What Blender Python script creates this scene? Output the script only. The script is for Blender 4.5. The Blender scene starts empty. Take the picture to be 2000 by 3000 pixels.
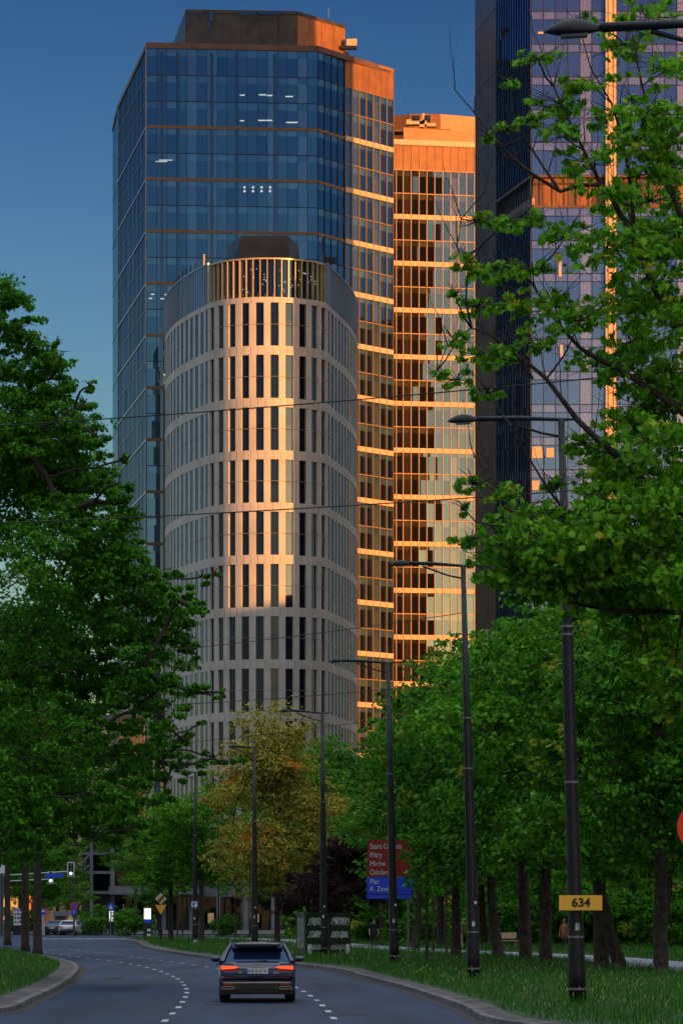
import bpy, math, random
import numpy as np
from mathutils import Vector, Matrix
random.seed(7); RNG = np.random.default_rng(7)
R = math.radians
SC = bpy.context.scene
COL = SC.collection
F = 10300.0; HZ = 2676.0; CH = 2.2

# ------------------------------------------------------------- coordinates
def P(px, py, d):            # photo direction at real distance d -> world point
    return Vector(((px-1000)/F*d, d, CH-(py-HZ)/F*d))
def G(px, py):               # ground point
    d = CH*F/(py-HZ); return ((px-1000)/F*d, d)
def X(px, d): return (px-1000)/F*d
def Z(py, d): return CH-(py-HZ)/F*d

# ------------------------------------------------------------- tagging
def tag(o, label=None, cat=None, group=None, kind=None):
    if label: o['label'] = label
    if cat: o['category'] = cat
    if group: o['group'] = group
    if kind: o['kind'] = kind
    return o
def empty(name, loc=(0,0,0), rz=0, **k):
    o = bpy.data.objects.new(name, None); COL.objects.link(o)
    o.empty_display_size = .5
    o.location = loc; o.rotation_euler = (0,0,rz)
    return tag(o, **k)
def link(name, me, mats, parent=None, loc=None, smooth=False, **k):
    o = bpy.data.objects.new(name, me); COL.objects.link(o)
    if not isinstance(mats, (list, tuple)): mats = [mats]
    if not me.materials:
        for m in mats: me.materials.append(m)
    if smooth: me.polygons.foreach_set('use_smooth', [True]*len(me.polygons))
    if parent: o.parent = parent
    if loc is not None: o.location = loc
    return tag(o, **k)
def copy_tree(o, parent=None):
    c = o.copy(); COL.objects.link(c); c.parent = parent
    for ch in list(o.children): copy_tree(ch, c)
    return c

class MB:
    def __init__(s): s.v=[]; s.f=[]; s.m=[]
    def face(s, pts, mi=0):
        n=len(s.v); s.v += [tuple(p) for p in pts]; s.f.append(tuple(range(n,n+len(pts)))); s.m.append(mi); return s
    def box(s, c, size, mi=0, rz=0, mat=None):
        x,y,z=[a/2 for a in size]; n=len(s.v)
        ca,sa=math.cos(rz),math.sin(rz)
        for dx,dy,dz in ((-x,-y,-z),(x,-y,-z),(x,y,-z),(-x,y,-z),(-x,-y,z),(x,-y,z),(x,y,z),(-x,y,z)):
            if mat: p = mat @ Vector((dx,dy,dz)); p=(p.x+c[0],p.y+c[1],p.z+c[2])
            else: p=(c[0]+dx*ca-dy*sa, c[1]+dx*sa+dy*ca, c[2]+dz)
            s.v.append(p)
        for f in ((0,3,2,1),(4,5,6,7),(0,1,5,4),(1,2,6,5),(2,3,7,6),(3,0,4,7)):
            s.f.append(tuple(n+i for i in f)); s.m.append(mi)
        return s
    def bb(s, a, b, mi=0):
        return s.box([(a[i]+b[i])/2 for i in range(3)], [abs(b[i]-a[i]) for i in range(3)], mi)
    def tube(s, pts, rad, n=8, mi=0, cap=True, sx=1.0):
        pts=[Vector(p) for p in pts]
        if not isinstance(rad,(list,tuple)): rad=[rad]*len(pts)
        rings=[]
        prev=None
        for i,p in enumerate(pts):
            t=(pts[min(i+1,len(pts)-1)]-pts[max(i-1,0)])
            if t.length<1e-9: t=Vector((0,0,1))
            t.normalize()
            if prev is None:
                a=Vector((1,0,0)) if abs(t.x)<.9 else Vector((0,1,0))
                u=(a-t*a.dot(t)).normalized()
            else:
                u=(prev-t*prev.dot(t))
                u = u.normalized() if u.length>1e-6 else prev
            prev=u; w=t.cross(u)
            b=len(s.v)
            for k in range(n):
                an=2*math.pi*k/n
                s.v.append(tuple(p+u*math.cos(an)*rad[i]*sx+w*math.sin(an)*rad[i]))
            rings.append(b)
        for a,b in zip(rings,rings[1:]):
            for k in range(n):
                s.f.append((a+k,a+(k+1)%n,b+(k+1)%n,b+k)); s.m.append(mi)
        if cap:
            s.f.append(tuple(rings[0]+k for k in reversed(range(n)))); s.m.append(mi)
            s.f.append(tuple(rings[-1]+k for k in range(n))); s.m.append(mi)
        return s
    def prism(s, poly, z0, z1, mi=0, side=None):
        a=sum(poly[i][0]*poly[(i+1)%len(poly)][1]-poly[(i+1)%len(poly)][0]*poly[i][1] for i in range(len(poly)))
        if a<0: poly=list(reversed(poly))
        n=len(poly); b=len(s.v)
        s.v += [(p[0],p[1],z0) for p in poly]+[(p[0],p[1],z1) for p in poly]
        s.f.append(tuple(b+n+i for i in range(n))); s.m.append(mi)
        s.f.append(tuple(b+i for i in reversed(range(n)))); s.m.append(mi)
        for i in range(n):
            s.f.append((b+i,b+(i+1)%n,b+n+(i+1)%n,b+n+i)); s.m.append(mi if side is None else side)
        return s
    def mesh(s, name):
        me=bpy.data.meshes.new(name); me.from_pydata(s.v,[],s.f)
        me.polygons.foreach_set('material_index', s.m); me.update(); return me
    def build(s, name, mats, parent=None, smooth=False, **k):
        return link(name, s.mesh(name), mats, parent, smooth=smooth, **k)
def np_mesh(name, V, nper, idx=None):
    """V (n_leaves, k, 3); faces: polygon of k verts, or fan list idx"""
    n,k,_=V.shape
    me=bpy.data.meshes.new(name)
    me.vertices.add(n*k); me.vertices.foreach_set('co', V.reshape(-1).astype(np.float32))
    if idx is None: idx=[list(range(k))]
    L=len(idx[0]); fa=np.array(idx)                    # (m,L)
    loops=(np.arange(n)[:,None,None]*k+fa[None]).reshape(-1)
    nf=n*len(idx)
    me.loops.add(len(loops)); me.loops.foreach_set('vertex_index', loops.astype(np.int32))
    me.polygons.add(nf); me.polygons.foreach_set('loop_start',(np.arange(nf)*L).astype(np.int32))
    try: me.polygons.foreach_set('loop_total',np.full(nf,L,dtype=np.int32))
    except Exception: pass
    me.update(calc_edges=True); return me

# ------------------------------------------------------------- materials
def newmat(name):
    m=bpy.data.materials.new(name); m.use_nodes=True
    nt=m.node_tree; b=nt.nodes['Principled BSDF']; return m,nt,b
def N(nt,t,**k):
    n=nt.nodes.new(t)
    for a,v in k.items():
        if a in n.inputs.keys(): n.inputs[a].default_value=v
        else: setattr(n,a,v)
    return n
def pmat(name,col,rough=.6,metal=0,noise=0,nscale=3,bump=0,bscale=20,spec=.5,coat=0,col2=None,coord='Object'):
    m,nt,b=newmat(name); b.inputs['Base Color'].default_value=(*col,1)
    b.inputs['Roughness'].default_value=rough; b.inputs['Metallic'].default_value=metal
    b.inputs['Specular IOR Level'].default_value=spec; b.inputs['Coat Weight'].default_value=coat
    tc=N(nt,'ShaderNodeTexCoord')
    if noise or col2:
        n=N(nt,'ShaderNodeTexNoise'); n.inputs['Scale'].default_value=nscale; n.inputs['Detail'].default_value=6
        nt.links.new(tc.outputs[coord],n.inputs['Vector'])
        cr=N(nt,'ShaderNodeValToRGB'); nt.links.new(n.outputs['Fac'],cr.inputs['Fac'])
        c2=col2 or tuple(c*(1-noise) for c in col); c1=col if col2 else tuple(min(1,c*(1+noise)) for c in col)
        cr.color_ramp.elements[0].position=.35; cr.color_ramp.elements[1].position=.65
        cr.color_ramp.elements[0].color=(*c2,1); cr.color_ramp.elements[1].color=(*c1,1)
        nt.links.new(cr.outputs[0],b.inputs['Base Color'])
    if bump:
        n=N(nt,'ShaderNodeTexNoise'); n.inputs['Scale'].default_value=bscale; n.inputs['Detail'].default_value=5
        nt.links.new(tc.outputs[coord],n.inputs['Vector'])
        bp=N(nt,'ShaderNodeBump'); bp.inputs['Strength'].default_value=bump; bp.inputs['Distance'].default_value=.03
        nt.links.new(n.outputs['Fac'],bp.inputs['Height']); nt.links.new(bp.outputs[0],b.inputs['Normal'])
    return m
def emat(name,col,st,base=(.02,.02,.02)):
    m,nt,b=newmat(name); b.inputs['Base Color'].default_value=(*base,1)
    b.inputs['Emission Color'].default_value=(*col,1); b.inputs['Emission Strength'].default_value=st; return m
def glassmat(name,dark,light,tint,fac=.35,lightfrac=.2,rough=.015):
    """coated architectural glass over a dim interior; every pane (mesh island) differs a little"""
    m,nt,b=newmat(name); nt.nodes.remove(b); out=nt.nodes['Material Output']
    g=N(nt,'ShaderNodeNewGeometry'); cr=N(nt,'ShaderNodeValToRGB')
    cr.color_ramp.interpolation='LINEAR'
    e=cr.color_ramp.elements; e[0].position=0; e[0].color=(*dark,1); e[1].position=1; e[1].color=(*light,1)
    e2=e.new(1-lightfrac); e2.color=(*[a*1.5 for a in dark],1)
    nt.links.new(g.outputs['Random Per Island'],cr.inputs['Fac'])
    d=N(nt,'ShaderNodeBsdfDiffuse'); nt.links.new(cr.outputs[0],d.inputs['Color'])
    gl=N(nt,'ShaderNodeBsdfGlossy'); gl.inputs['Color'].default_value=(*tint,1); gl.inputs['Roughness'].default_value=rough
    lw=N(nt,'ShaderNodeLayerWeight'); lw.inputs['Blend'].default_value=.25
    mt=N(nt,'ShaderNodeMath',operation='MULTIPLY_ADD'); nt.links.new(lw.outputs['Facing'],mt.inputs[0])
    mt.inputs[1].default_value=.5; mt.inputs[2].default_value=fac; mt.use_clamp=True
    mx=N(nt,'ShaderNodeMixShader'); nt.links.new(mt.outputs[0],mx.inputs[0])
    nt.links.new(d.outputs[0],mx.inputs[1]); nt.links.new(gl.outputs[0],mx.inputs[2])
    nt.links.new(mx.outputs[0],out.inputs[0]); return m
def leafmat(name,c1,c2,patch=None,pfrac=.6,pscale=.5,trans=.35,rough=.55):
    m,nt,b=newmat(name); out=nt.nodes['Material Output']
    g=N(nt,'ShaderNodeNewGeometry'); cr=N(nt,'ShaderNodeValToRGB')
    cr.color_ramp.elements[0].color=(*c1,1); cr.color_ramp.elements[1].color=(*c2,1)
    nt.links.new(g.outputs['Random Per Island'],cr.inputs['Fac'])
    last=cr.outputs[0]
    tc=N(nt,'ShaderNodeTexCoord')
    if patch:
        n=N(nt,'ShaderNodeTexNoise'); n.inputs['Scale'].default_value=pscale; n.inputs['Detail'].default_value=3
        nt.links.new(tc.outputs['Object'],n.inputs['Vector'])
        r=N(nt,'ShaderNodeValToRGB'); r.color_ramp.elements[0].position=pfrac; r.color_ramp.elements[1].position=pfrac+.06
        nt.links.new(n.outputs['Fac'],r.inputs['Fac'])
        mx=N(nt,'ShaderNodeMix',data_type='RGBA'); nt.links.new(r.outputs[0],mx.inputs[0])
        nt.links.new(last,mx.inputs[6]); mx.inputs[7].default_value=(*patch,1); last=mx.outputs[2]
    nt.links.new(last,b.inputs['Base Color']); b.inputs['Roughness'].default_value=rough
    b.inputs['Specular IOR Level'].default_value=.1
    t=N(nt,'ShaderNodeBsdfTranslucent'); nt.links.new(last,t.inputs['Color'])
    ms=N(nt,'ShaderNodeMixShader'); ms.inputs[0].default_value=trans
    nt.links.new(b.outputs[0],ms.inputs[1]); nt.links.new(t.outputs[0],ms.inputs[2]); nt.links.new(ms.outputs[0],out.inputs[0])
    return m
M={}
M['blueglass']=glassmat('blue_tower_glass',(.006,.012,.022),(.10,.15,.19),(.27,.48,.62),.38,.24)
M['blueglass_top']=glassmat('blue_tower_ceiling_zone',(.03,.07,.11),(.10,.17,.22),(.31,.54,.66),.36,.5)
M['flankglass']=glassmat('flank_glass',(.01,.012,.016),(.03,.036,.042),(.52,.58,.62),.32,.2)
M['orangeglass']=glassmat('third_tower_glass',(.006,.006,.008),(.09,.06,.03),(.52,.66,.62),.30,.12)
M['orangeglass_top']=glassmat('third_tower_ceiling_zone',(.025,.022,.018),(.10,.085,.055),(.55,.70,.66),.30,.5)
M['lilacglass']=glassmat('right_tower_glass',(.02,.02,.035),(.30,.27,.27),(.62,.66,.82),.50,.18)
M['lilacspandrel']=glassmat('right_tower_spandrel_glass',(.10,.11,.17),(.15,.16,.22),(.55,.58,.80),.45,.3)
M['deepglass']=glassmat('right_tower_bevel_glass',(.004,.008,.02),(.02,.03,.05),(.25,.42,.72),.42,.2)
M['winglass']=glassmat('window_glass',(.004,.006,.012),(.13,.13,.10),(.36,.44,.52),.10,.14)
M['copper']=pmat('copper_cladding',(.24,.088,.022),.5,.1,noise=.18,nscale=.6)
M['copperdark']=pmat('bronze_cladding',(.15,.075,.045),.42,.35,noise=.25,nscale=.4)
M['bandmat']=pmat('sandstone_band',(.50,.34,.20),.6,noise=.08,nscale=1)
M['jointm']=pmat('joint_grey',(.20,.17,.155),.9)
M['roofdark']=pmat('dark_roof_sheeting',(.05,.040,.036),.45,.2,noise=.35,nscale=.5)
M['brownband']=pmat('shaded_bronze_band',(.22,.105,.045),.5,.2,noise=.15)
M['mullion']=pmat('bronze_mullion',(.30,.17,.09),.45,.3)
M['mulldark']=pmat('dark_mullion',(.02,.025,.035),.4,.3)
M['steelline']=pmat('pale_steel_edge',(.35,.38,.42),.35,.4)
M['stone']=pmat('pale_stone_cladding',(.49,.44,.39),.65,noise=.10,nscale=.35)
M['stonedark']=pmat('bronze_grey_stone',(.055,.042,.042),.35,.2,noise=.4,nscale=.25,spec=.6)
M['roofmat']=pmat('roof_membrane',(.10,.10,.11),.9)
M['screen']=glassmat('parapet_screen_glass',(.01,.02,.03),(.05,.07,.09),(.45,.60,.75),.35,.2)
M['goldfin']=pmat('brass_fin',(.62,.47,.26),.4,.3)
M['cream']=pmat('cream_render',(.62,.48,.33),.8,noise=.06,nscale=.2)
M['scaff']=pmat('orange_scaffold',(.65,.24,.05),.6)
M['concrete']=pmat('grey_concrete',(.17,.18,.21),.8,noise=.12,nscale=.6)
M['plainwall']=pmat('brick_wall',(.24,.15,.11),.9,noise=.2)
M['pole']=pmat('dark_pole_paint',(.016,.014,.018),.45,.2,noise=.35,nscale=3,bump=.2,bscale=12)
M['lamp']=pmat('lamp_housing',(.008,.010,.018),.5,.1)
M['lens']=pmat('lamp_lens',(.09,.09,.085),.15,0,spec=.8)
M['wire']=pmat('black_cable',(.012,.012,.014),.6)
M['bark']=pmat('dark_bark',(.045,.032,.024),.95,noise=.5,nscale=5,bump=.8,bscale=9)
M['twig']=pmat('twig_bark',(.038,.028,.024),.9,noise=.3,nscale=4)
M['maple']=leafmat('maple_leaf',(.03,.15,.008),(.27,.64,.04),(.62,.60,.05),.63,1.8,.45)
M['lime']=leafmat('linden_leaf',(.010,.06,.005),(.12,.42,.022),(.26,.40,.04),.66,.5)
M['lime2']=leafmat('park_leaf',(.008,.055,.006),(.13,.42,.025),(.38,.42,.04),.62,.6)
M['fresh']=leafmat('fresh_leaf',(.025,.11,.008),(.18,.50,.025))
M['rust']=leafmat('rusty_leaf',(.08,.09,.015),(.66,.58,.10),(.70,.26,.03),.60,.28)
M['plum']=leafmat('plum_leaf',(0.023,0.010,0.016),(0.058,0.023,0.026))
M['grassblade']=leafmat('grass_blade',(.012,.07,.008),(.09,.27,.03),(.22,.32,.07),.68,.35,.25)
M['seed']=leafmat('seed_head',(.14,.20,.06),(.42,.42,.22),trans=.2)
M['soil']=pmat('verge_soil',(.018,.060,.010),.95,noise=.4,nscale=.8,coord='Object')
M['white']=pmat('white_paint',(.72,.72,.72),.5)
M['black']=pmat('black_plastic',(.012,.012,.014),.5)
M['tyre']=pmat('tyre_rubber',(.015,.015,.016),.8)
M['rim']=pmat('alloy_rim',(.25,.25,.27),.3,.9)
M['chrome']=pmat('chrome_trim',(.6,.62,.66),.18,1)
M['carglass']=glassmat('car_glass',(.004,.010,.030),(.005,.012,.034),(.25,.42,.75),.03,.2)
M['carpaint']=pmat('dark_blue_car_paint',(.020,.030,.075),.25,.2,coat=.6,spec=.5)
M['carwhite']=pmat('pale_car_paint',(.55,.52,.50),.3,.1,coat=.6)
M['carblack']=pmat('black_car_paint',(.02,.02,.024),.28,.2,coat=.6)
M['tail']=emat('lit_tail_lamp',(1,.07,.012),.9,(.4,.02,.01))
M['reddull']=pmat('red_reflector',(.28,.015,.02),.35)
M['signorange']=pmat('orange_sign_face',(1.0,.50,.05),.45)
M['signyellow']=pmat('yellow_sign_face',(.8,.42,.05),.45)
M['signred']=pmat('red_sign_face',(.85,.05,.012),.4)
M['signblue']=pmat('blue_sign_face',(.02,.075,.80),.4)
M['signbrown']=pmat('maroon_sign_face',(.30,.022,.014),.45)
M['signback']=pmat('grey_sign_back',(.20,.20,.21),.5,.5)
M['boxgreen']=pmat('dark_green_metal',(.006,.028,.016),.5,.1,noise=.3,nscale=2)
M['graffiti']=pmat('white_spray_paint',(.45,.52,.48),.7,noise=.4,nscale=3)
M['sticker']=pmat('faded_sticker',(.5,.5,.52),.6,noise=.5,nscale=9)
M['skin']=pmat('skin',(.48,.28,.2),.6)
M['hairm']=pmat('hair',(.03,.02,.015),.8)
M['clothblack']=pmat('black_cloth',(.012,.012,.014),.9)
M['clothwhite']=pmat('white_cloth',(.6,.6,.62),.9)
M['clothtan']=pmat('tan_cloth',(.32,.14,.055),.9)
M['clothgrey']=pmat('grey_cloth',(.10,.09,.09),.9)
M['lightw']=emat('lit_white_panel',(.92,.9,1),.6)
M['lightg']=emat('lit_green_lamp',(.75,1,.92),1)
M['lightwarm']=emat('lit_shop_window',(1,.62,.3),.12)
M['ceil']=emat('ceiling_lamp',(.95,1,.95),.35)
M['hood']=pmat('steel_green_pole',(.05,.07,.06),.5,.3)

# road, paving with node detail
def roadmat():
    m,nt,b=newmat('asphalt'); b.inputs['Specular IOR Level'].default_value=.22; tc=N(nt,'ShaderNodeTexCoord')
    n1=N(nt,'ShaderNodeTexNoise'); n1.inputs['Scale'].default_value=.18; n1.inputs['Detail'].default_value=5
    n2=N(nt,'ShaderNodeTexNoise'); n2.inputs['Scale'].default_value=9; n2.inputs['Detail'].default_value=4
    mp=N(nt,'ShaderNodeMapping'); mp.inputs['Scale'].default_value=(3.4,.30,1)
    nt.links.new(tc.outputs['Object'],mp.inputs['Vector']); nt.links.new(mp.outputs[0],n1.inputs['Vector']); nt.links.new(tc.outputs['Object'],n2.inputs['Vector'])
    cr=N(nt,'ShaderNodeValToRGB'); cr.color_ramp.elements[0].position=.35; cr.color_ramp.elements[1].position=.7
    cr.color_ramp.elements[0].color=(.004,.015,.048,1); cr.color_ramp.elements[1].color=(.018,.052,.130,1)
    nt.links.new(n1.outputs['Fac'],cr.inputs['Fac'])
    mx=N(nt,'ShaderNodeMix',data_type='RGBA',blend_type='MULTIPLY'); mx.inputs[0].default_value=.35
    nt.links.new(cr.outputs[0],mx.inputs[6]); nt.links.new(n2.outputs['Color'],mx.inputs[7]); nt.links.new(mx.outputs[2],b.inputs['Base Color'])
    rr=N(nt,'ShaderNodeMapRange'); nt.links.new(n1.outputs['Fac'],rr.inputs[0]); rr.inputs[3].default_value=.62; rr.inputs[4].default_value=.42
    nt.links.new(rr.outputs[0],b.inputs['Roughness'])
    bp=N(nt,'ShaderNodeBump'); bp.inputs['Strength'].default_value=.25; bp.inputs['Distance'].default_value=.01
    nt.links.new(n2.outputs['Fac'],bp.inputs['Height']); nt.links.new(bp.outputs[0],b.inputs['Normal']); return m
M['road']=roadmat()
M['paving']=pmat('worn_paving',(.075,.066,.066),.9,noise=.6,nscale=.9,bump=.9,bscale=4)
M['kerb']=pmat('granite_kerb',(.12,.115,.12),.85,noise=.55,nscale=1.3,bump=.9,bscale=5)
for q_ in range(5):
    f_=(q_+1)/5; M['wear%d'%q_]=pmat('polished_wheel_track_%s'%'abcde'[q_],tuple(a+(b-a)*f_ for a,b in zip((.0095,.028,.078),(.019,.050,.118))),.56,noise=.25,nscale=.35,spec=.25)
M['gutter']=pmat('gutter_dirt',(.030,.026,.024),.95,noise=.5,nscale=2.2)
M['pathm']=pmat('path_asphalt',(.26,.29,.36),.8,noise=.2,nscale=.6)
M['worn']=pmat('worn_white_marking',(.42,.44,.47),.7,noise=.25,nscale=5)

# ------------------------------------------------------------- camera, light, sky
cam=bpy.data.cameras.new('camera'); co=bpy.data.objects.new('camera',cam); COL.objects.link(co)
co.location=(0,0,CH); co.rotation_euler=(R(90),0,0)
cam.sensor_fit='HORIZONTAL'; cam.sensor_width=36; cam.lens=36*F/2000; cam.shift_y=0
cam.clip_start=1; cam.clip_end=6000
# vertical rise of the level camera; shift is measured in widths
cam.shift_y=(HZ-1500)/2000
SC.camera=co
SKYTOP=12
SUN_E=R(6.5); SUN_AZ=R(135)
w=bpy.data.worlds.new('World'); SC.world=w; w.use_nodes=True; nt=w.node_tree
bg=nt.nodes['Background']; sky=nt.nodes.new('ShaderNodeTexSky'); sky.sky_type='NISHITA'; sky.sun_disc=False
sky.sun_elevation=SUN_E; sky.sun_rotation=SUN_AZ; sky.air_density=1.0; sky.dust_density=1.0; sky.ozone_density=3.0
mxs=nt.nodes.new('ShaderNodeMix'); mxs.data_type='RGBA'; mxs.blend_type='MULTIPLY'; mxs.inputs[0].default_value=1; mxs.inputs[7].default_value=(.96,.98,1.0,1)
gm=nt.nodes.new('ShaderNodeGamma'); gm.inputs[1].default_value=1.4; nt.links.new(sky.outputs[0],gm.inputs[0]); nt.links.new(gm.outputs[0],mxs.inputs[6]); 
tcw=nt.nodes.new('ShaderNodeTexCoord'); sx_=nt.nodes.new('ShaderNodeSeparateXYZ'); nt.links.new(tcw.outputs['Generated'],sx_.inputs[0])
lo=nt.nodes.new('ShaderNodeValToRGB'); nt.links.new(sx_.outputs[2],lo.inputs[0])   # clearer, deeper blue above the hazy horizon
e=lo.color_ramp.elements; e[0].position=0; e[0].color=(1.6,1.2,1.0,1); e[1].position=.27; e[1].color=(.30,.40,.54,1)
k=e.new(.10); k.color=(1.35,1.06,.92,1); k=e.new(.15); k.color=(1.02,.88,.82,1); k=e.new(.20); k.color=(.66,.66,.74,1)
m2_=nt.nodes.new('ShaderNodeMix'); m2_.data_type='RGBA'; m2_.blend_type='MULTIPLY'; m2_.inputs[0].default_value=1
nt.links.new(mxs.outputs[2],m2_.inputs[6]); nt.links.new(lo.outputs[0],m2_.inputs[7])
hi=nt.nodes.new('ShaderNodeMapRange'); hi.interpolation_type='SMOOTHSTEP'; nt.links.new(sx_.outputs[2],hi.inputs[0])   # added glow overhead, above the frame, to light the street
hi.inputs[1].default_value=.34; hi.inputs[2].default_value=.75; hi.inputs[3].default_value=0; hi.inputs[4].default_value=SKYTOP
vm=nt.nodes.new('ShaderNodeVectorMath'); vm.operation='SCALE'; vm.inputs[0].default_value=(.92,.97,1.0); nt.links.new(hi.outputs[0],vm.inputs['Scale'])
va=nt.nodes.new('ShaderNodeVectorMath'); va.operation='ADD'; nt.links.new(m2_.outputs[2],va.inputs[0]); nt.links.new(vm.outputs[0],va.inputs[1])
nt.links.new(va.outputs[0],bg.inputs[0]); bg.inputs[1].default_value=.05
sd=Vector((math.cos(SUN_E)*math.sin(SUN_AZ), math.cos(SUN_E)*math.cos(SUN_AZ), math.sin(SUN_E)))
sl=bpy.data.lights.new('sun','SUN'); sl.energy=3.8; sl.angle=R(.6); sl.color=(1,.42,.105)
so=bpy.data.objects.new('sun',sl); COL.objects.link(so); so.rotation_euler=sd.to_track_quat('Z','Y').to_euler()
vs=SC.view_settings; vs.view_transform='Standard'; vs.look='None'; vs.gamma=1; vs.exposure=1.0
SC.cycles.max_bounces=6; SC.cycles.diffuse_bounces=3; SC.cycles.glossy_bounces=3; SC.cycles.transmission_bounces=2
SC.cycles.use_denoising=True

# ------------------------------------------------------------- ground, road, verges
def catmull(pts, step=1.0):
    pts=[Vector(p) for p in pts]; out=[]
    for i in range(len(pts)-1):
        p0=pts[max(i-1,0)];p1=pts[i];p2=pts[i+1];p3=pts[min(i+2,len(pts)-1)]
        n=max(1,int((p2-p1).length/step))
        for k in range(n):
            t=k/n
            out.append(.5*((2*p1)+(-p0+p2)*t+(2*p0-5*p1+4*p2-p3)*t*t+(-p0+3*p1-3*p2+p3)*t**3))
    out.append(pts[-1]); return out
def offset(pl, d):
    out=[]
    for i,p in enumerate(pl):
        t=(pl[min(i+1,len(pl)-1)]-pl[max(i-1,0)]).normalized()
        out.append(p+Vector((-t.y,t.x))*d)
    return out
def strip(mb, a, b, za, zb, mi=0):
    for i in range(len(a)-1):
        mb.face([(a[i].x,a[i].y,za),(a[i+1].x,a[i+1].y,za),(b[i+1].x,b[i+1].y,zb),(b[i].x,b[i].y,zb)],mi)
MB().face([(-3000,-500,0),(3000,-500,0),(3000,5000,0),(-3000,5000,0)]).build('ground',M['soil'],kind='structure')
MB().face([(-150,20,.004),(75,20,.004),(75,352,.004),(-150,352,.004)]).build('road',M['road'],kind='structure')
# far pavement in front of the towers
MB().prism([(-200,352),(200,352),(200,700),(-200,700)],0.0,.12).build('pavement',M['paving'],kind='structure')
rk=[(6.2,42),(4.9,58)]+[G(*p) for p in ((1445,3000),(1353,2958),(1200,2905),(1068,2868),(988,2846),(868,2832),(740,2820),(625,2810),(536,2799),(469,2788),(420,2775),(402,2763))]
rk=[(p[0],p[1]) for p in rk]+[(-17.5,285),(-14,300),(-2,308),(60,312)]
rkc=catmull(rk,1.5)
kin=offset(rkc,-.16); kgr=offset(rkc,-.62)
m=MB(); strip(m,rkc,rkc,0,.11); strip(m,rkc,kin,.11,.12); m.build('kerb_strip',M['kerb'],kind='structure')
m=MB(); gu=offset(rkc,.32); strip(m,gu,offset(rkc,.0),.008,.008); m.build('gutter_strip',M['gutter'],kind='structure')
m=MB(); strip(m,kin,kgr,.12,.135); m.build('kerb_paving',M['paving'],kind='structure')
poly=[(p.x,p.y,.14) for p in kgr]+[(200,312,.14),(200,42,.14)]
MB().face(list(poly)).build('verge',M['soil'],kind='structure')
# island on the left
lk=[(-14,60),(-9.5,70)]+[G(*p) for p in ((0,2970),(89,2938),(179,2894),(221,2860),(231,2842),(216,2828),(179,2816),(120,2803),(60,2793),(0,2786),(-200,2772))]+[(-40,235),(-80,236)]
lkc=catmull(lk,1.2)
lin=offset(lkc,.18); lgr=offset(lkc,.75)
m=MB(); strip(m,lkc,lkc,0,.11); strip(m,lkc,lin,.11,.12); m.build('island_kerb',M['kerb'],kind='structure')
m=MB(); strip(m,offset(lkc,-.28),lkc,.008,.008); m.build('island_gutter',M['gutter'],kind='structure')
m=MB(); strip(m,lin,lgr,.12,.135); m.build('island_paving',M['paving'],kind='structure')
MB().face([(p.x,p.y,.14) for p in lgr]+[(-80,60,.14)]).build('island_verge',M['soil'],kind='structure')
# footpath in the park
pc=catmull([Vector(G(*p)) for p in ((540,2752),(720,2757),(870,2766),(1050,2780),(1200,2790),(1400,2799),(1650,2811),(1850,2828),(2050,2848),(2300,2880))],3)
m=MB(); strip(m,offset(pc,2.0),offset(pc,-2.0),.146,.146); m.build('path',M['pathm'],kind='structure')
# dashed lane lines (thin painted sheets)
def dashes(pxs, on, off, wd, w0=0):
    line=catmull([Vector(G(*p)) for p in pxs],.25); m=MB(); acc=0; seg=[]
    for a,b in zip(line,line[1:]):
        ph=(acc%(on+off)); 
        if ph<on: seg.append(a)
        elif seg:
            seg.append(a); l=offset(seg,wd/2); r=offset(seg,-wd/2); strip(m,r,l,.008,.008); seg=[]
        acc+=(b-a).length
    return m
m=dashes(((480,2996),(495,2981),(516,2961),(531,2943),(541,2927),(547,2912),(547,2903),(541,2891),(533,2880),(523,2871),(495,2857),(463,2845),(426,2835),(385,2826),(341,2819),(300,2814),(240,2806),(180,2798),(120,2790)),1.5,3.5,.13)
m2=dashes(((1010,3012),(979,2987),(963,2967),(946,2950),(929,2933),(909,2919),(888,2906),(850,2888),(800,2870),(730,2855),(640,2840),(560,2828),(470,2815),(380,2803),(300,2793),(200,2782)),1.5,3.5,.13)
n0=len(m.v); m.v+=m2.v; m.f+=[tuple(i+n0 for i in f) for f in m2.f]; m.m+=m2.m
for i in range(10):   # give-way bars and crossing at the junction
    a=G(130+i*34,2752); m.face([(a[0]-.5,a[1]-2.2,.008),(a[0]+.35,a[1]-2.2,.008),(a[0]+.35,a[1]+2.2,.008),(a[0]-.5,a[1]+2.2,.008)])
m.build('road_marking',M['worn'],kind='structure')

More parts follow.
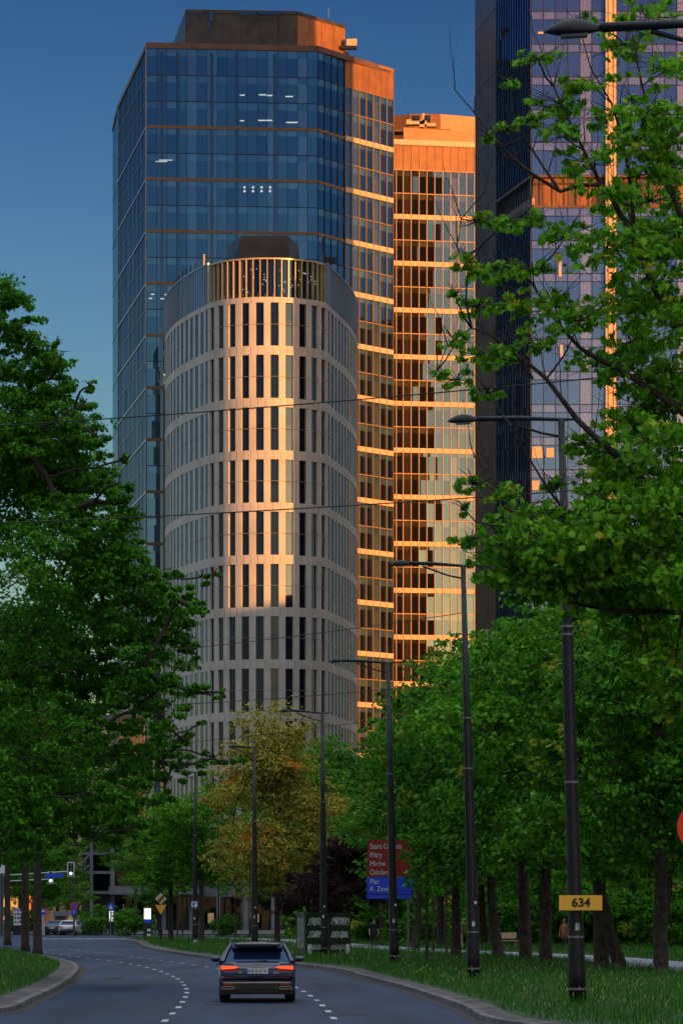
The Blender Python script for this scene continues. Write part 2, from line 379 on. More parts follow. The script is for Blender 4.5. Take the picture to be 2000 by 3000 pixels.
base_=[Vector(G(*p)) for p in ((480,2996),(516,2961),(541,2927),(547,2903),(533,2880),(495,2857),(426,2835),(341,2819),(240,2806),(120,2790))]
m=MB()
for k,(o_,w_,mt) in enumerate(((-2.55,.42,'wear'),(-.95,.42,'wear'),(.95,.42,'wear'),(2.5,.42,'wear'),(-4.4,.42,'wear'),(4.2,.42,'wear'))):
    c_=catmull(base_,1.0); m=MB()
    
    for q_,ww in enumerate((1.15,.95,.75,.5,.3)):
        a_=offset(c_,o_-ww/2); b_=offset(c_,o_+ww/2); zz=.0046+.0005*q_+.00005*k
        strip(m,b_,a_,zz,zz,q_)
m.build('road_wear',[M['wear%d'%q_] for q_ in range(5)],kind='structure')
for nm,line,o1 in (('kerb_joint',rkc,-.62),('island_kerb_joint',lkc,.75)):
    m=MB(); acc=0
    for a,b in zip(line,line[1:]):
        acc+=(b-a).length
        if acc>1.0 and a.y<300:
            acc=0; t_=(b-a).normalized(); n_=Vector((-t_.y,t_.x))*(1 if o1>0 else -1); p0=a; p1=a+n_*abs(o1)
            m.face([(p0.x-t_.x*.018,p0.y-t_.y*.018,.121),(p0.x+t_.x*.018,p0.y+t_.y*.018,.121),(p1.x+t_.x*.018,p1.y+t_.y*.018,.139),(p1.x-t_.x*.018,p1.y-t_.y*.018,.139)])
    m.build(nm,M['gutter'],kind='structure')
for px,py,nm in ((640,2945,'left of the dark blue car'),(1040,2975,'near the right lane dashes'),(330,2868,'in the left lane beyond the first bend')):
    g_=G(px,py); tag(MB().tube([(g_[0],g_[1],.005),(g_[0],g_[1],.012)],.33,24).build('manhole_cover',M['gutter']),'round dark manhole cover in the asphalt '+nm,'manhole cover')
# grass
def inside(poly, x, y):
    c=np.zeros(len(x),bool); n=len(poly); j=n-1
    for i in range(n):
        xi,yi=poly[i][:2]; xj,yj=poly[j][:2]
        if abs(yj-yi)>1e-9:
            k=((yi>y)!=(yj>y))&(x<(xj-xi)*(y-yi)/(yj-yi)+xi); c^=k
        j=i
    return c
def grass(name, poly, box, n, h, wd, label_none=None, seeds=.06):
    x=RNG.uniform(box[0],box[1],n*4); y=RNG.uniform(box[2],box[3],n*4)
    # thinner with distance, and only in the wedge a viewer near the road can see
    keep=inside(poly,x,y)&~inside(pathp,x,y)&(np.abs(x)<.105*y+2)&(RNG.random(n*4)<np.clip((90/y)**1.6,0.05,1))
    cl=np.sin(x*1.3+2*np.sin(y*.7))*np.sin(y*.9+1.7*np.sin(x*.8))
    x=x[keep][:n];y=y[keep][:n];cl=cl[keep][:n]; n=len(x)
    # off the path
    hh=h*(.45+.55*RNG.random(n))*(1+.35*cl); a=RNG.uniform(0,math.pi,n); lean=RNG.normal(0,.22,(n,2))*hh[:,None]
    ww=wd*(.7+.6*RNG.random(n))*np.clip(y/110,.8,2.2)
    V=np.zeros((n,3,3)); dx=np.cos(a)*ww/2; dy=np.sin(a)*ww/2
    V[:,0]=np.stack([x-dx,y-dy,np.full(n,.14)],1); V[:,1]=np.stack([x+dx,y+dy,np.full(n,.14)],1)
    V[:,2]=np.stack([x+lean[:,0],y+lean[:,1],.14+hh],1)
    o=link(name,np_mesh(name,V,3),M['grassblade'],kind='stuff')
    tag(o,**label_none)
    s=RNG.random(n)<seeds; k=s.sum()
    if k:
        T=V[s,2]; q=.010+.012*RNG.random(k)
        W=np.zeros((k,4,3)); W[:,0]=T+np.stack([0*q,0*q,-q*3],1); W[:,1]=T+np.stack([q*.6,0*q,0*q],1); W[:,2]=T+np.stack([0*q,0*q,q*3],1); W[:,3]=T+np.stack([-q*.6,0*q,0*q],1)
        W[:,:,2]+= .06
        link('seed_head',np_mesh('seed_head',W,4),M['seed'],o,kind='stuff')
rp=[(p.x,p.y) for p in kgr]+[(200,312),(200,42)]
lp=[(p.x,p.y) for p in lgr]+[(-80,60)]
pathp=[(p.x,p.y) for p in offset(pc,2.0)]+[(p.x,p.y) for p in reversed(offset(pc,-2.0))]
grass('grass',rp,(-20,26,55,300),130000,.32,.020,dict(label='tall green verge grass right of the road around the lamp posts',cat='grass'),.035)
grass('island_grass',lp,(-26,-4,60,236),50000,.27,.022,dict(label='long green grass on the island left of the road',cat='grass'),.02)

# ------------------------------------------------------------- buildings
def unit(a,b):
    d=Vector((b[0]-a[0],b[1]-a[1])); L=d.length; d/=L; return d,L,Vector((d.y,-d.x))  # normal for walls listed left->right seen from camera
def panes(mb,a,b,z0,z1,n,push=0.0,jit=.008,mi=0,gap=.0):
    d,L,nn=unit(a,b); 
    for i in range(n):
        s0=L*i/n+gap; s1=L*(i+1)/n-gap
        o=[push+random.uniform(-jit,jit) for _ in range(3)]; o.append(o[0]+o[2]-o[1])
        p=[(s0,z0),(s1,z0),(s1,z1),(s0,z1)]
        mb.face([(a[0]+d.x*s+nn.x*o[k],a[1]+d.y*s+nn.y*o[k],z) for k,(s,z) in enumerate(p)],mi)
def bar(mb,a,b,z0,z1,push,depth,mi=0,s0=0,s1=None):
    """box along wall a-b from z0..z1, from push-depth to push outward"""
    d,L,nn=unit(a,b); s1=L if s1 is None else s1
    q=[]
    for s,o in ((s0,push),(s1,push),(s1,push-depth),(s0,push-depth)): q.append((a[0]+d.x*s+nn.x*o,a[1]+d.y*s+nn.y*o))
    mb.prism(q,z0,z1,mi)
def fins(mb,a,b,z0,z1,n,wd,push,depth,mi=0,skip=()):
    d,L,nn=unit(a,b)
    for i in range(n+1):
        if i in skip: continue
        s=L*i/n; bar(mb,a,b,z0,z1,push,depth,mi,max(0,s-wd/2),min(L,s+wd/2))

def pt(px,d): return (X(px,d),d)
# --- A: tall blue glass tower
tA=empty('office_tower',(X(700,500),500,0),label='tall blue glass office tower with a brown rooftop block, behind the round stone tower',cat='building')
def sub(o,par):    # parts are modelled in world space: keep them in place under their thing
    o.parent=par; o.matrix_parent_inverse=par.matrix_basis.inverted() if hasattr(par,'matrix_basis') else Matrix(); return o
def bp(mb,name,mats,par,**k): 
    o=mb.build(name,mats,**k); o.parent=par; o.matrix_parent_inverse=Matrix.Translation(-Vector(par.location)); return o
L2=pt(330,548);L1=pt(346,532.8);A=pt(430,495);B=pt(930,497);B2=pt(1008,502.2);C=pt(1150,510.4)
zt=124.9; st=3.675; ztop=124.2
core=MB().prism([L2,L1,A,B,C,(C[0],548)],0,ztop+.3); 
# pull the core in a little behind the glass
cen=Vector((-12,520))
core=MB().prism([tuple(Vector(p)+(cen-Vector(p)).normalized()*.5) for p in (L2,L1,A,B,C,(C[0],548))],0,zt-.5)
bp(core,'wall',M['copperdark'],tA)
par=MB()
for a,b in ((L2,L1),(L1,A),(A,B),(B,C)): bar(par,a,b,ztop-.1,zt,.12,.5)
bp(par,'parapet',M['copperdark'],tA)
nst=33
for k in range(nst):
    z1=ztop-.15-st*k; z0=z1-st
    if z0<2: break
    m=MB()
    for (a,b,n) in ((A,B,17),(B,B2,4),(B2,C,7)):
        if k==0 and a is B2: continue
        panes(m,a,b,z0,z0+st*.72,n,.0,.010,0); panes(m,a,b,z0+st*.72,z1,n,.0,.006,1)
    panes(m,L1,A,z0,z1,22,0,.006,2); panes(m,L2,L1,z0,z1,6,0,.004,2)
    bp(m,'window_band',[M['blueglass'],M['blueglass_top'],M['flankglass']],tA)
m=MB(); mb2=MB(); ml=MB()
for k in range(1,nst):
    z=ztop-.15-st*k
    if z<3: break
    band=(k>=3 and (k-3)%2==0)
    if band:
        q=MB(); bar(q,A,B,z-.2,z+.2,.10,.3,0); bar(q,B,B2,z-.2,z+.2,.10,.3,0); bp(q,'spandrel_band',M['brownband'],tA)  # darker than the bands on the sunlit face: shade put into the colour
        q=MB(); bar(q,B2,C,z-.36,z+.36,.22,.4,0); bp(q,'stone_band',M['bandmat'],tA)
        bar(ml,L1,A,z-.13,z+.13,.10,.2); 
    else:
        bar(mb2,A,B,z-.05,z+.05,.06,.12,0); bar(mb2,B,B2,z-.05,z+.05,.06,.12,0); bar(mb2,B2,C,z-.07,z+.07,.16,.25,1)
        bar(ml,L1,A,z-.04,z+.04,.06,.1,)
    bar(ml,L2,L1,z-.05,z+.05,.06,.1) if band else None
fins(mb2,A,B,3,ztop,17,.07,.06,.1); fins(mb2,B,B2,3,ztop,4,.09,.10,.2); 
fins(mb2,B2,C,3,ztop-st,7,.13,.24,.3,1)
fins(mb2,L1,A,3,ztop,22,.05,.05,.1)
bp(mb2,'mullion_grid',[M['mulldark'],M['mullion']],tA)
d_,L_,n_=unit(L1,A); bar(ml,L1,A,2,zt,.14,.2,0,L_-.28,L_); bar(ml,L1,A,2,zt,.12,.2,0,0,.25); bar(ml,L1,A,zt-.25,zt+.05,.15,.3)
bp(ml,'edge_trim',M['steelline'],tA)
m=MB(); z1=ztop-.15; n=8
for i in range(n):
    d_,L_,nn=unit(B2,C); bar(m,B2,C,z1-st,z1+.4,.14+.0,.2,0,L_*i/n+.03,L_*(i+1)/n-.03)
bp(m,'cladding_panel',M['copper'],tA)
m=MB(); fins(m,B2,C,z1-st,z1+.4,n,.05,.2,.1); bar(m,B2,C,z1+.4,z1+.75,.22,.5); bp(m,'coping',M['mullion'],tA)
# roof block
P1=pt(543,505);P2=pt(870,506);P3=pt(1010,514);P0=pt(508,523)
m=MB().prism([P0,P1,P2,P3,(P3[0],535),(P0[0],540)],120,131.9); bp(m,'roof_block',M['roofdark'],tA)
m=MB()
for a,b,n in ((P1,P2,6),(P2,P3,4)):
    d_,L_,nn=unit(a,b)
    for i in range(n):
        bar(m,a,b,125.2,131.6,.08,.1,0 if a is P1 else 1,L_*i/n+.04,L_*(i+1)/n-.04)
    bar(m,a,b,131.62,132.1,.14,.3,0)
bp(m,'roof_block_panel',[M['roofdark'],M['copper']],tA)  # dark front, copper bevel: shade and sunlight put into the panel colours
m=MB()   # pale worn patches of old sheeting
for (px,y0,w_,h_) in ((546,38,3,50),(583,36,8,12),(612,34,14,26),(611,62,6,22),(700,34,50,9),(760,34,60,7),(884,44,12,18),(914,50,18,26),(915,80,14,16)):
    dd=504.7 if px<870 else 506.2+(px-870)*.0571
    a=P(px,y0,dd); b=P(px+w_,y0+h_,dd); 
    if px<870: m.bb((a.x,dd-.0,b.z),(b.x,dd+.06,a.z))
bp(m,'sheeting_patch',M['flankglass'],tA)
for px in (521,693,805,474,620):
    dd=495+2*(px-430)/500; bp(MB().bb((X(px-5,dd),dd-.035,3),(X(px+5,dd),dd+.02,ztop-.6)),'interior_column',M['flankglass'],tA)
# ceiling lamps seen in the offices
m=MB(); dA=494.3
for (px,py,w_,h_) in [(713+i*25,545+j*11,6,6) for i in range(4) for j in (0,1)]+[(703,276,14,3),(758,275,22,3),(782,277,16,3),(836,280,22,3),(703,351,12,3),(756,350,22,3),(780,350,18,3),(838,356,34,3),(442,860,10,3),(482,861,10,3),(436,872,10,3),(470,873,10,3),(456,471,34,2),(466,467,40,2)]:
    dd=495+2*(px-430)/500-.13
    a=P(px,py,dd); b=P(px+w_,py+h_,dd); bp(MB().bb((a.x,dd-.02,b.z),(b.x,dd,a.z)),'ceiling_lamp',M['ceil'],tA)
# window-cleaning cradle on the roof
tc=empty('roof_crane',(X(1022,512),514,125),label='small beige window-cleaning crane on the edge of the tall tower roof',cat='crane')
m=MB(); a=P(1030,125,513); m.box((a.x,513,a.z),(1.5,1.2,1.0)); bp(m,'cab',M['goldfin'],tc)
m=MB(); a=P(1022,138,513); m.box((a.x,513,a.z),(2.3,1.0,.5)); m.box((X(1014,513),513.2,126.3),(.8,.8,3.2)); m.tube([P(1012,112,513),P(1034,112,513)],.12); bp(m,'mount',M['mulldark'],tc)
m=MB(); m.tube([P(962,20,515),P(962,50,515)],.04,5); bp(m,'mast',M['steelline'],tA)

# --- B: third tower, fully sunlit
tB=empty('office_tower',(15,570,0),label='orange sunlit office tower between the tall blue tower and the dark tower edge',cat='building')
W0=pt(1120,559.4);W1=pt(1180,560);W2=pt(1480,563.1)
bp(MB().prism([(W0[0],563.5),(W1[0],560.5),(W2[0],566),(W2[0],600),(W0[0],600)],0,124.5),'wall',M['copperdark'],tB)
zb=125.1; s3=3.724
for k in range(34):
    z1=Z(497,560)-s3*k; z0=z1-s3
    if z0<3: break
    m=MB()
    for a,b,n in ((W0,W1,3),(W1,W2,13)):
        panes(m,a,b,z0,z0+s3*.74,n,0,.012,0); panes(m,a,b,z0+s3*.74,z1,n,0,.006,1)
    bp(m,'window_band',[M['orangeglass'],M['orangeglass_top']],tB)
m=MB()
for k in range(0,34):
    z=Z(497,560)-s3*k
    if z<3: break
    if k%2==0 and k>0:
        q=MB(); bar(q,W0,W1,z-.38,z+.38,.2,.4); bar(q,W1,W2,z-.38,z+.38,.2,.4); bp(q,'stone_band',M['bandmat'],tB)
    else: bar(m,W0,W1,z-.07,z+.07,.14,.2); bar(m,W1,W2,z-.07,z+.07,.14,.2)
fins(m,W0,W1,3,Z(497,560),3,.13,.2,.3); fins(m,W1,W2,3,Z(497,560),13,.13,.2,.3)
bp(m,'mullion_grid',M['mullion'],tB)
m=MB()
for a,b,n in ((W0,W1,3),(W1,W2,13)):
    d_,L_,nn=unit(a,b)
    for i in range(n): bar(m,a,b,Z(497,560)+.05,zb-.5,.1,.3,0,L_*i/n+.03,L_*(i+1)/n-.03)
bp(m,'cladding_panel',M['copper'],tB)
m=MB()
for a,b in ((W0,W1),(W1,W2)): bar(m,a,b,zb-.45,zb+.4,.28,.5)
bp(m,'coping',M['bandmat'],tB)
m=MB().prism([pt(1182,562),pt(1480,567),(W2[0],590),(X(1182,562),590)],124.5,Z(372,562)); m.box((13,566,Z(372,562)+.1),(9,3,.35)); bp(m,'roof_block',M['copper'],tB)
m=MB().prism([pt(1130,572),pt(1200,570),pt(1290,570),pt(1480,574),(W2[0],595),(X(1140,572),595)],124.5,Z(333,570))
bp(m,'upper_roof_block',M['copper'],tB)
m=MB()
for px,py,w_,h_,mi in ((1190,352,60,14,1),(1205,340,24,16,0),(1242,340,18,16,0),(1236,334,8,26,1),(1250,362,26,10,1),(1228,356,14,18,1)):
    a=P(px,py,563); b=P(px+w_,py+h_,563); m.bb((a.x,562.2,b.z),(b.x,563.6,a.z),mi)
ac=bp(m,'roof_ventilator',[M['mulldark'],M['bandmat']],tB)

# --- C: dark / lilac tower on the right
tC=empty('office_tower',(40,425,0),label='tall lilac glass tower with dark left edge behind the maple on the right',cat='building')
D0=(16.8,441);D1=(18.9,428);D2=(22.3,413);D3=(65,413);D4=(65,441)
bp(MB().prism([(17.4,440.5),(19.5,428.3),(22.9,413.6),(64.6,413.6),(64.6,440.6)],0,149.5),'wall',M['stonedark'],tC)
m=MB(); bar(m,D0,D1,0,150,.05,.4); 
bp(m,'stone_edge',M['stonedark'],tC)
for k in range(1,20):
    z=k*7.7-3; m=MB(); bar(m,D0,D1,z,z+.06,.09,.1); bp(m,'edge_joint',M['copperdark'],tC)
sC=3.85; zref=Z(567*620/1568,413)      # a floor line
z=zref+sC*12; rows=[]
while z>4: rows.append(z); z-=sC
cop=Z(583,413)                          # recessed copper storey
m_sp=MB()
for z in rows:
    z1=z; z0=z-sC
    if z1>150: continue
    if abs((z0+z1)/2-cop)<2.0:
        q=MB(); panes(q,(D2[0],D2[1]+.5),(D3[0],D3[1]+.5),z0,z1,12,0,.0,0)
        bar(q,D2,D3,z1-.25,z1,.1,.7); bar(q,D2,D3,z0,z0+.3,.1,.7); bar(q,D1,D2,z1-.25,z1+.02,.1,.5); bar(q,D1,D2,z0,z0+1.2,.1,.5)
        bp(q,'terrace_storey',M['copperdark'],tC)
        for xx in (23.6,27.5,30.2,38,41,47,52,58): bp(MB().bb((xx,413.42,z0+.35),(xx+1.6+(xx%3)*.5,413.48,z1-.3)),'terrace_panel',M['copper'],tC)
        continue
    q=MB()
    panes(q,D2,D3,z0,z1-.95,30,0,.010,0); panes(q,D2,D3,z1-.95,z1,30,0,.004,1); panes(q,D1,D2,z0,z1,14,0,.006,2)
    bp(q,'window_band',[M['lilacglass'],M['lilacspandrel'],M['deepglass']],tC)
m=MB()
for z in rows:
    if z>150: continue
    bar(m,D2,D3,z-.05,z+.05,.06,.1); bar(m,D2,D3,z-1.0,z-.92,.06,.1)
    bar(m,D1,D2,z-.04,z+.04,.05,.1)
fins(m,D2,D3,4,149,30,.09,.08,.1); fins(m,D1,D2,4,149,14,.10,.10,.15)
bp(m,'mullion_grid',M['mulldark'],tC)
for px in (1788,2110,2420):
    q=MB(); s=X(px,413)-D2[0]; bar(q,D2,D3,2,150,.55,.6,0,s-.62,s+.62)
    for e in (-.3,.3): bar(q,D2,D3,2,150,.62,.1,1,s+e-.04,s+e+.04)
    bp(q,'stone_column',[M['bandmat'],M['mullion']],tC)
for px in ():
    q=MB(); s=X(px,413)-D2[0]; bar(q,D2,D3,2,cop-2,.12,.2,0,s-.25,s+.25); bp(q,'thin_column',M['bandmat'],tC)
bp(MB().bb((17,413,149.5),(65,441,151)),'roof',M['roofmat'],tC)
m=MB()  # warm blinds and lit rooms behind the glass
for px,py,w_,h_ in ((1558,1308,30,34),(1600,1312,22,28),(1558,1408,22,28),(1575,92,16,6),(1636,760,8,50),(1636,890,8,44),(1640,1010,8,34)):
    a=P(px,py,412.9); b=P(px+w_,py+h_,412.9); bp(MB().bb((a.x,412.85,b.z),(b.x,412.93,a.z)),'window_blind',M['bandmat'],tC)

# --- D: round-nosed stone tower
tD=empty('round_tower',(-10,465,0),label='round-nosed pale stone tower with narrow windows and glazed crown before the blue tower',cat='building')
RN=8.3; cx,cy=-9.3,440.6+RN
def arcp(deg,r=RN): a=R(deg); return (cx+r*math.sin(a),cy-r*math.cos(a))
EA=65
nose=[arcp(a) for a in np.arange(-EA,EA+.01,3.25)]
eL=arcp(-EA); eR=arcp(EA)
fl=catmull([Vector(p) for p in (eL,(-18.6,450.5),(-20.8,457),(-22.5,464),(-23.6,471),(-24,478))],1e9)
left=[(p.x,p.y) for p in catmull([Vector(p) for p in (eL,(-18.9,451),(-21.0,457.5),(-22.6,464.5),(-23.6,471.5),(-24,479))],1.9)]
right=[(p.x,p.y) for p in catmull([Vector(p) for p in (eR,(-.9,451),(.3,457.5),(1.3,464.5),(1.9,471.5),(2.2,479))],1.9)]
back=[(1.5,484),(-3,490),(-9,492.5),(-14,492.5),(-19,490),(-22.8,485)]
def shrink(pl,amt,c=Vector((-10.5,465))):
    return [tuple(Vector(p)+(c-Vector(p)).normalized()*amt) for p in pl]
ztS=79.5; pit=6.56; wh=5.42; z_w1=Z(885,440.6)   # top of first window row
outline=list(reversed(left))+nose[1:-1]+right+back
bp(MB().prism(shrink(outline,.75),0,ztS-.6),'core_wall',M['stonedark'],tD)
rowsD=[z_w1-pit*k for k in range(12) if z_w1-pit*k>7]
wall=MB(); dep=.32
def pier_seg(p,q,z0,z1):       # solid wall panel facing outward with thickness
    bar(wall,p,q,z0,z1,0,.34)
# horizontal bands: one continuous ring per level
def ring(z0,z1,pl,mb=None,push=.02):
    for a,b in zip(pl,pl[1:]): bar(mb or wall,a,b,z0,z1,push,.4)
full=list(reversed(left))+nose[1:-1]+right
prevz=ztS
for z in rowsD:
    ring(z,prevz,full); prevz=z-wh
ring(0,prevz,full)
winidx=[]
# nose: windows centred every 13 deg, 6.6 deg wide
edges=[]
for i in range(-5,5):
    c=(i+.5)*13; edges.append((c-3.55,c+3.55))
prev=-EA
for e in edges+[(EA,EA)]:
    if e[0]-prev>.1:
        n=max(1,round((e[0]-prev)/3.3))
        for j in range(n):
            a0=prev+(e[0]-prev)*j/n; a1=prev+(e[0]-prev)*(j+1)/n
            for z in rowsD:
                bar(wall,arcp(a0),arcp(a1),z-wh,z,0,.36)
    prev=e[1]
# flanks: each segment = pier + narrow window
flw=MB(); flfr=MB()
for side in (left,right):
    for a,b in zip(side,side[1:]):
        if side is left: a,b=b,a
        d_,L_,nn=unit(a,b)
        for z in rowsD:
            bar(wall,a,b,z-wh,z,0,.36,0,0,L_*.22); bar(wall,a,b,z-wh,z,0,.36,0,L_*.78,L_)
            aa=Vector(a)+d_*L_*.22-nn*.05; bb_=Vector(a)+d_*L_*.78-nn*.05
            panes(flw,aa,bb_,z-wh,z,1,0,.006)
            bar(flfr,aa,bb_,z-wh*.52,z-wh*.48,.03,.06)
bp(wall,'stone_cladding',M['stone'],tD)
bp(flw,'flank_window',M['winglass'],tD,kind='stuff'); bp(flfr,'flank_window_frame',M['mulldark'],tD,kind='stuff')
for z in rowsD[:10]:
    for e in edges:
        a=Vector(arcp(e[0],RN-.27)); b=Vector(arcp(e[1],RN-.27)); q=MB()
        panes(q,a,b,z-wh,z-wh*.58,1,0,.006); panes(q,a,b,z-wh*.58,z-wh*.40,1,0,.006); panes(q,a,b,z-wh*.40,z,1,0,.006)
        # rows sorted bottom->top overlap guard
        wdw=bp(q,'window',M['winglass'],tD)
        f=MB(); 
        for fz in (.42,.60): bar(f,a,b,z-wh*fz-.04,z-wh*fz+.04,.03,.05)
        fo=f.build('window_frame',M['mulldark']); fo.parent=wdw; fo.matrix_parent_inverse=wdw.matrix_parent_inverse.copy()
# panel joints on piers
for z in rowsD:
    m=MB()
    for a,b in zip(nose,nose[1:]): bar(m,a,b,z-wh*.5-.03,z-wh*.5+.03,.004,.02)
    bp(m,'panel_joint',M['jointm'],tD)
m=MB()
for z in rowsD:
    for a_ in np.arange(-60,61,6.5):
        p_=arcp(a_,RN+.024); m.box((p_[0],p_[1],z+(pit-wh)/2),(.035,.02,pit-wh-.02),0,R(a_))
bp(m,'band_joint',M['jointm'],tD,kind='stuff')
# glazed crown
zc0=ztS-.0; zc1=Z(757,440.6)
nsc=shrink(nose,.5,Vector((cx,cy)))
m=MB(); 
for a,b in zip(nsc,nsc[1:]): panes(m,a,b,zc0,zc1,1,0,.01)
for side in (left,right):
    for a,b in zip(side,side[1:]):
        if side is left: a,b=b,a
        panes(m,a,b,zc0,zc1+.2,2,.02,.006,1)
bp(m,'crown_glazing',[M['winglass'],M['screen']],tD)
m=MB()
for i in range(0,len(nose),2): 
    p=nsc[i]; a=-EA+3.25*i; o=Vector((math.sin(R(a)),-math.cos(R(a))))
    m.box((p[0]+o.x*.12,p[1]+o.y*.12,(zc0+zc1)/2),(.10,.34,zc1-zc0),0,R(a))
for a,b in zip(nsc,nsc[1:]): bar(m,a,b,zc1,zc1+.18,.3,.5)
bp(m,'crown_fin',M['goldfin'],tD)
for side in (left,right):
    m=MB()
    for a,b in zip(side,side[1:]):
        if side is left: a,b=b,a
        fins(m,a,b,zc0,zc1+.2,3,.06,.1,.1); bar(m,a,b,zc1+.2,zc1+.36,.12,.2)
    bp(m,'crown_rail',M['steelline'],tD)
bp(MB().prism(shrink(outline,1.4),ztS-.7,ztS-.3),'roof',M['roofmat'],tD)
# truncated plant room on top
za=ztS-.3; zb_=Z(697,452); zbm=Z(758,452)
m=MB(); bpx=[pt(640,454),pt(705,450),pt(848,450),pt(895,454),(X(895,454),480),(X(640,454),480)]
tpx=[pt(668,457),pt(708,450.3),pt(846,450.3),pt(872,457),(X(872,457),475),(X(668,457),475)]
bpx=[pt(632,456),pt(700,450),pt(852,450),pt(902,456),(X(902,456),480),(X(632,456),480)]
nb=6
for i in range(nb):
    j=(i+1)%nb; m.face([(*bpx[i],za),(*bpx[j],za),(*tpx[j],zb_),(*tpx[i],zb_)])
m.face([(*p,zb_) for p in tpx]); bp(m,'plant_room',M['roofdark'],tD)
m=MB(); m.box((X(800,455),455,zb_+.15),(1.2,1,.3)); bp(m,'roof_hatch',M['mulldark'],tD)
# interior objects in the crown (bright pinpoints)
m=MB()
for i in range(40):
    a=random.uniform(-35,50); z=random.uniform(zc0+.6,zc1-1.2); p=arcp(a,RN-.52+.06); m.box((p[0],p[1]-.05,z),(.1,.05,.1))
bp(m,'crown_lamp',M['ceil'],tD,kind='stuff')
# crane arms on its roof
tcr=empty('roof_crane',(X(963,456),456,ztS),label='dark window-cleaning crane on the right shoulder of the round tower roof',cat='crane')
m=MB(); a=P(968,762,456); m.box((a.x,456,a.z),(1.4,1,.7)); m.box((a.x-.2,456,(a.z+ztS-.3)/2),(.4,.4,a.z-ztS+.3)); bp(m,'base',M['mulldark'],tcr)
m=MB(); m.tube([P(955,765,456),P(948,735,456),P(944,712,456),P(946,695,456)],[.16,.14,.1,.1],6); bp(m,'arm',M['mulldark'],tcr)
t=empty('roof_railing',(-20,460,ztS),label='row of short dark posts along the left roof edge of the round tower',cat='railing')
m=MB()
for i,p in enumerate(left[1:]): 
    m.box((p[0]+.8,p[1]+.3,zc1+.9),(.16,.16,1.9+.4*random.random()))
bp(m,'post',M['mulldark'],t,kind='stuff')
bp(MB().box((X(598,447),447,zc1+.9),(.18,.18,1.7)),'end_post',M['goldfin'],t)

# --- E: podium with lit shopfronts at the foot of the round tower
tE=empty('shop_podium',(-14,430,0),label='low grey podium with lit shopfronts and slab canopy at the foot of the round tower',cat='building')
y0=428
bp(MB().bb((X(330,y0),y0+1.2,.12),(6,y0+9,10.5)),'wall',M['concrete'],tE)
bp(MB().bb((X(322,y0),y0-2.5,Z(2622,y0)),(X(600,y0),y0+1.2,Z(2598,y0))),'canopy',M['concrete'],tE)
m=MB(); panes(m,(X(331,y0),y0+1.1),(5.9,y0+1.1),Z(2598,y0)+.1,10.3,22,0,.01); bp(m,'upper_glazing',M['winglass'],tE)
m=MB(); panes(m,(X(336,y0),y0+1.1),(5.6,y0+1.1),.2,Z(2628,y0),26,0,.01); bp(m,'shop_window',M['winglass'],tE)
for i in (4,6):
    xx=X(360+i*62,y0); q=MB().bb((xx,y0+.95,random.uniform(.8,1.2)),(xx+random.uniform(.5,1.5),y0+1.05,random.uniform(2,3))); bp(q,'lit_display',M['lightwarm'],tE)
for px in (330,480,560,640,720,800,880,960):
    bp(MB().bb((X(px,y0)-.25,y0-.3,.12),(X(px,y0)+.25,y0+.2,10)),'column',M['concrete'],tE)
# --- F: office wing with open stair
y0=455
tF=empty('stair_building',(X(280,y0),y0,0),label='grey slab building with outside stairs, left of the shop podium under the big tree',cat='building')
bp(MB().bb((X(236,y0),y0+2,.12),(X(330,y0),y0+14,16)),'wall',M['stonedark'],tF)
for py in (2430,2497,2553,2612):
    bp(MB().bb((X(240,y0),y0,Z(py+8,y0)),(X(331,y0),y0+2.2,Z(py,y0))),'floor_slab',M['concrete'],tF)
for i,py in enumerate((2440,2505,2562)):
    m=MB(); panes(m,(X(268,y0),y0+1.9),(X(328,y0),y0+1.9),Z(py+46,y0),Z(py+2,y0),5,0,.01); bp(m,'window_band',M['winglass'],tF)
for k,(ya,yb) in enumerate(((2478,2510),(2508,2538),(2538,2562))):
    m=MB(); m.tube([P(258 if k<1 else 262,ya-2,y0-1),P(232,yb+2,y0-1)],.14,4); bp(m,'stair_flight',M['concrete'],tF)
for px in (268,330): bp(MB().bb((X(px,y0)-.2,y0-.1,.12),(X(px,y0)+.2,y0+.3,16)),'column',M['concrete'],tF)
# --- G: sunlit cream building far left
tG=empty('apartment_block',(-70,640,0),label='sunlit cream building with orange scaffolding seen through the big left tree',cat='building')
bp(MB().bb((-72,622,0),(X(470,622),650,36.5)),'wall',M['cream'],tG)
bp(MB().bb((-72.5,621.5,36.5),(X(470,622)+.5,650.5,37.3)),'cornice',M['concrete'],tG)
for i in range(12):
    for j in range(6):
        a=(-70+i*3.6,621.9); 
        if 108<(a[0]/622*F+1000)<150 or (i+j)%2: continue
        q=MB().bb((a[0],621.8,4+j*5),(a[0]+1.3,622,6.4+j*5)); bp(q,'window',M['winglass'],tG)
m=MB()
for px in (88,100,112,124,136): m.bb((X(px,620)-.15,619.8,0),(X(px,620)+.15,620.1,38))
for z in range(4,38,3): m.bb((X(88,620),619.8,z),(X(136,620),620.1,z+.25))
for z in range(4,34,3): m.tube([(X(88,620),619.7,z),(X(112,620),619.7,z+3)],.12,4); m.tube([(X(136,620),619.7,z),(X(112,620),619.7,z+3)],.12,4)
bp(m,'scaffold',M['scaff'],tG)
bp(MB().bb((X(88,621.6),621.2,0),(X(136,621.6),621.7,37)),'net_panel',M['copper'],tG)
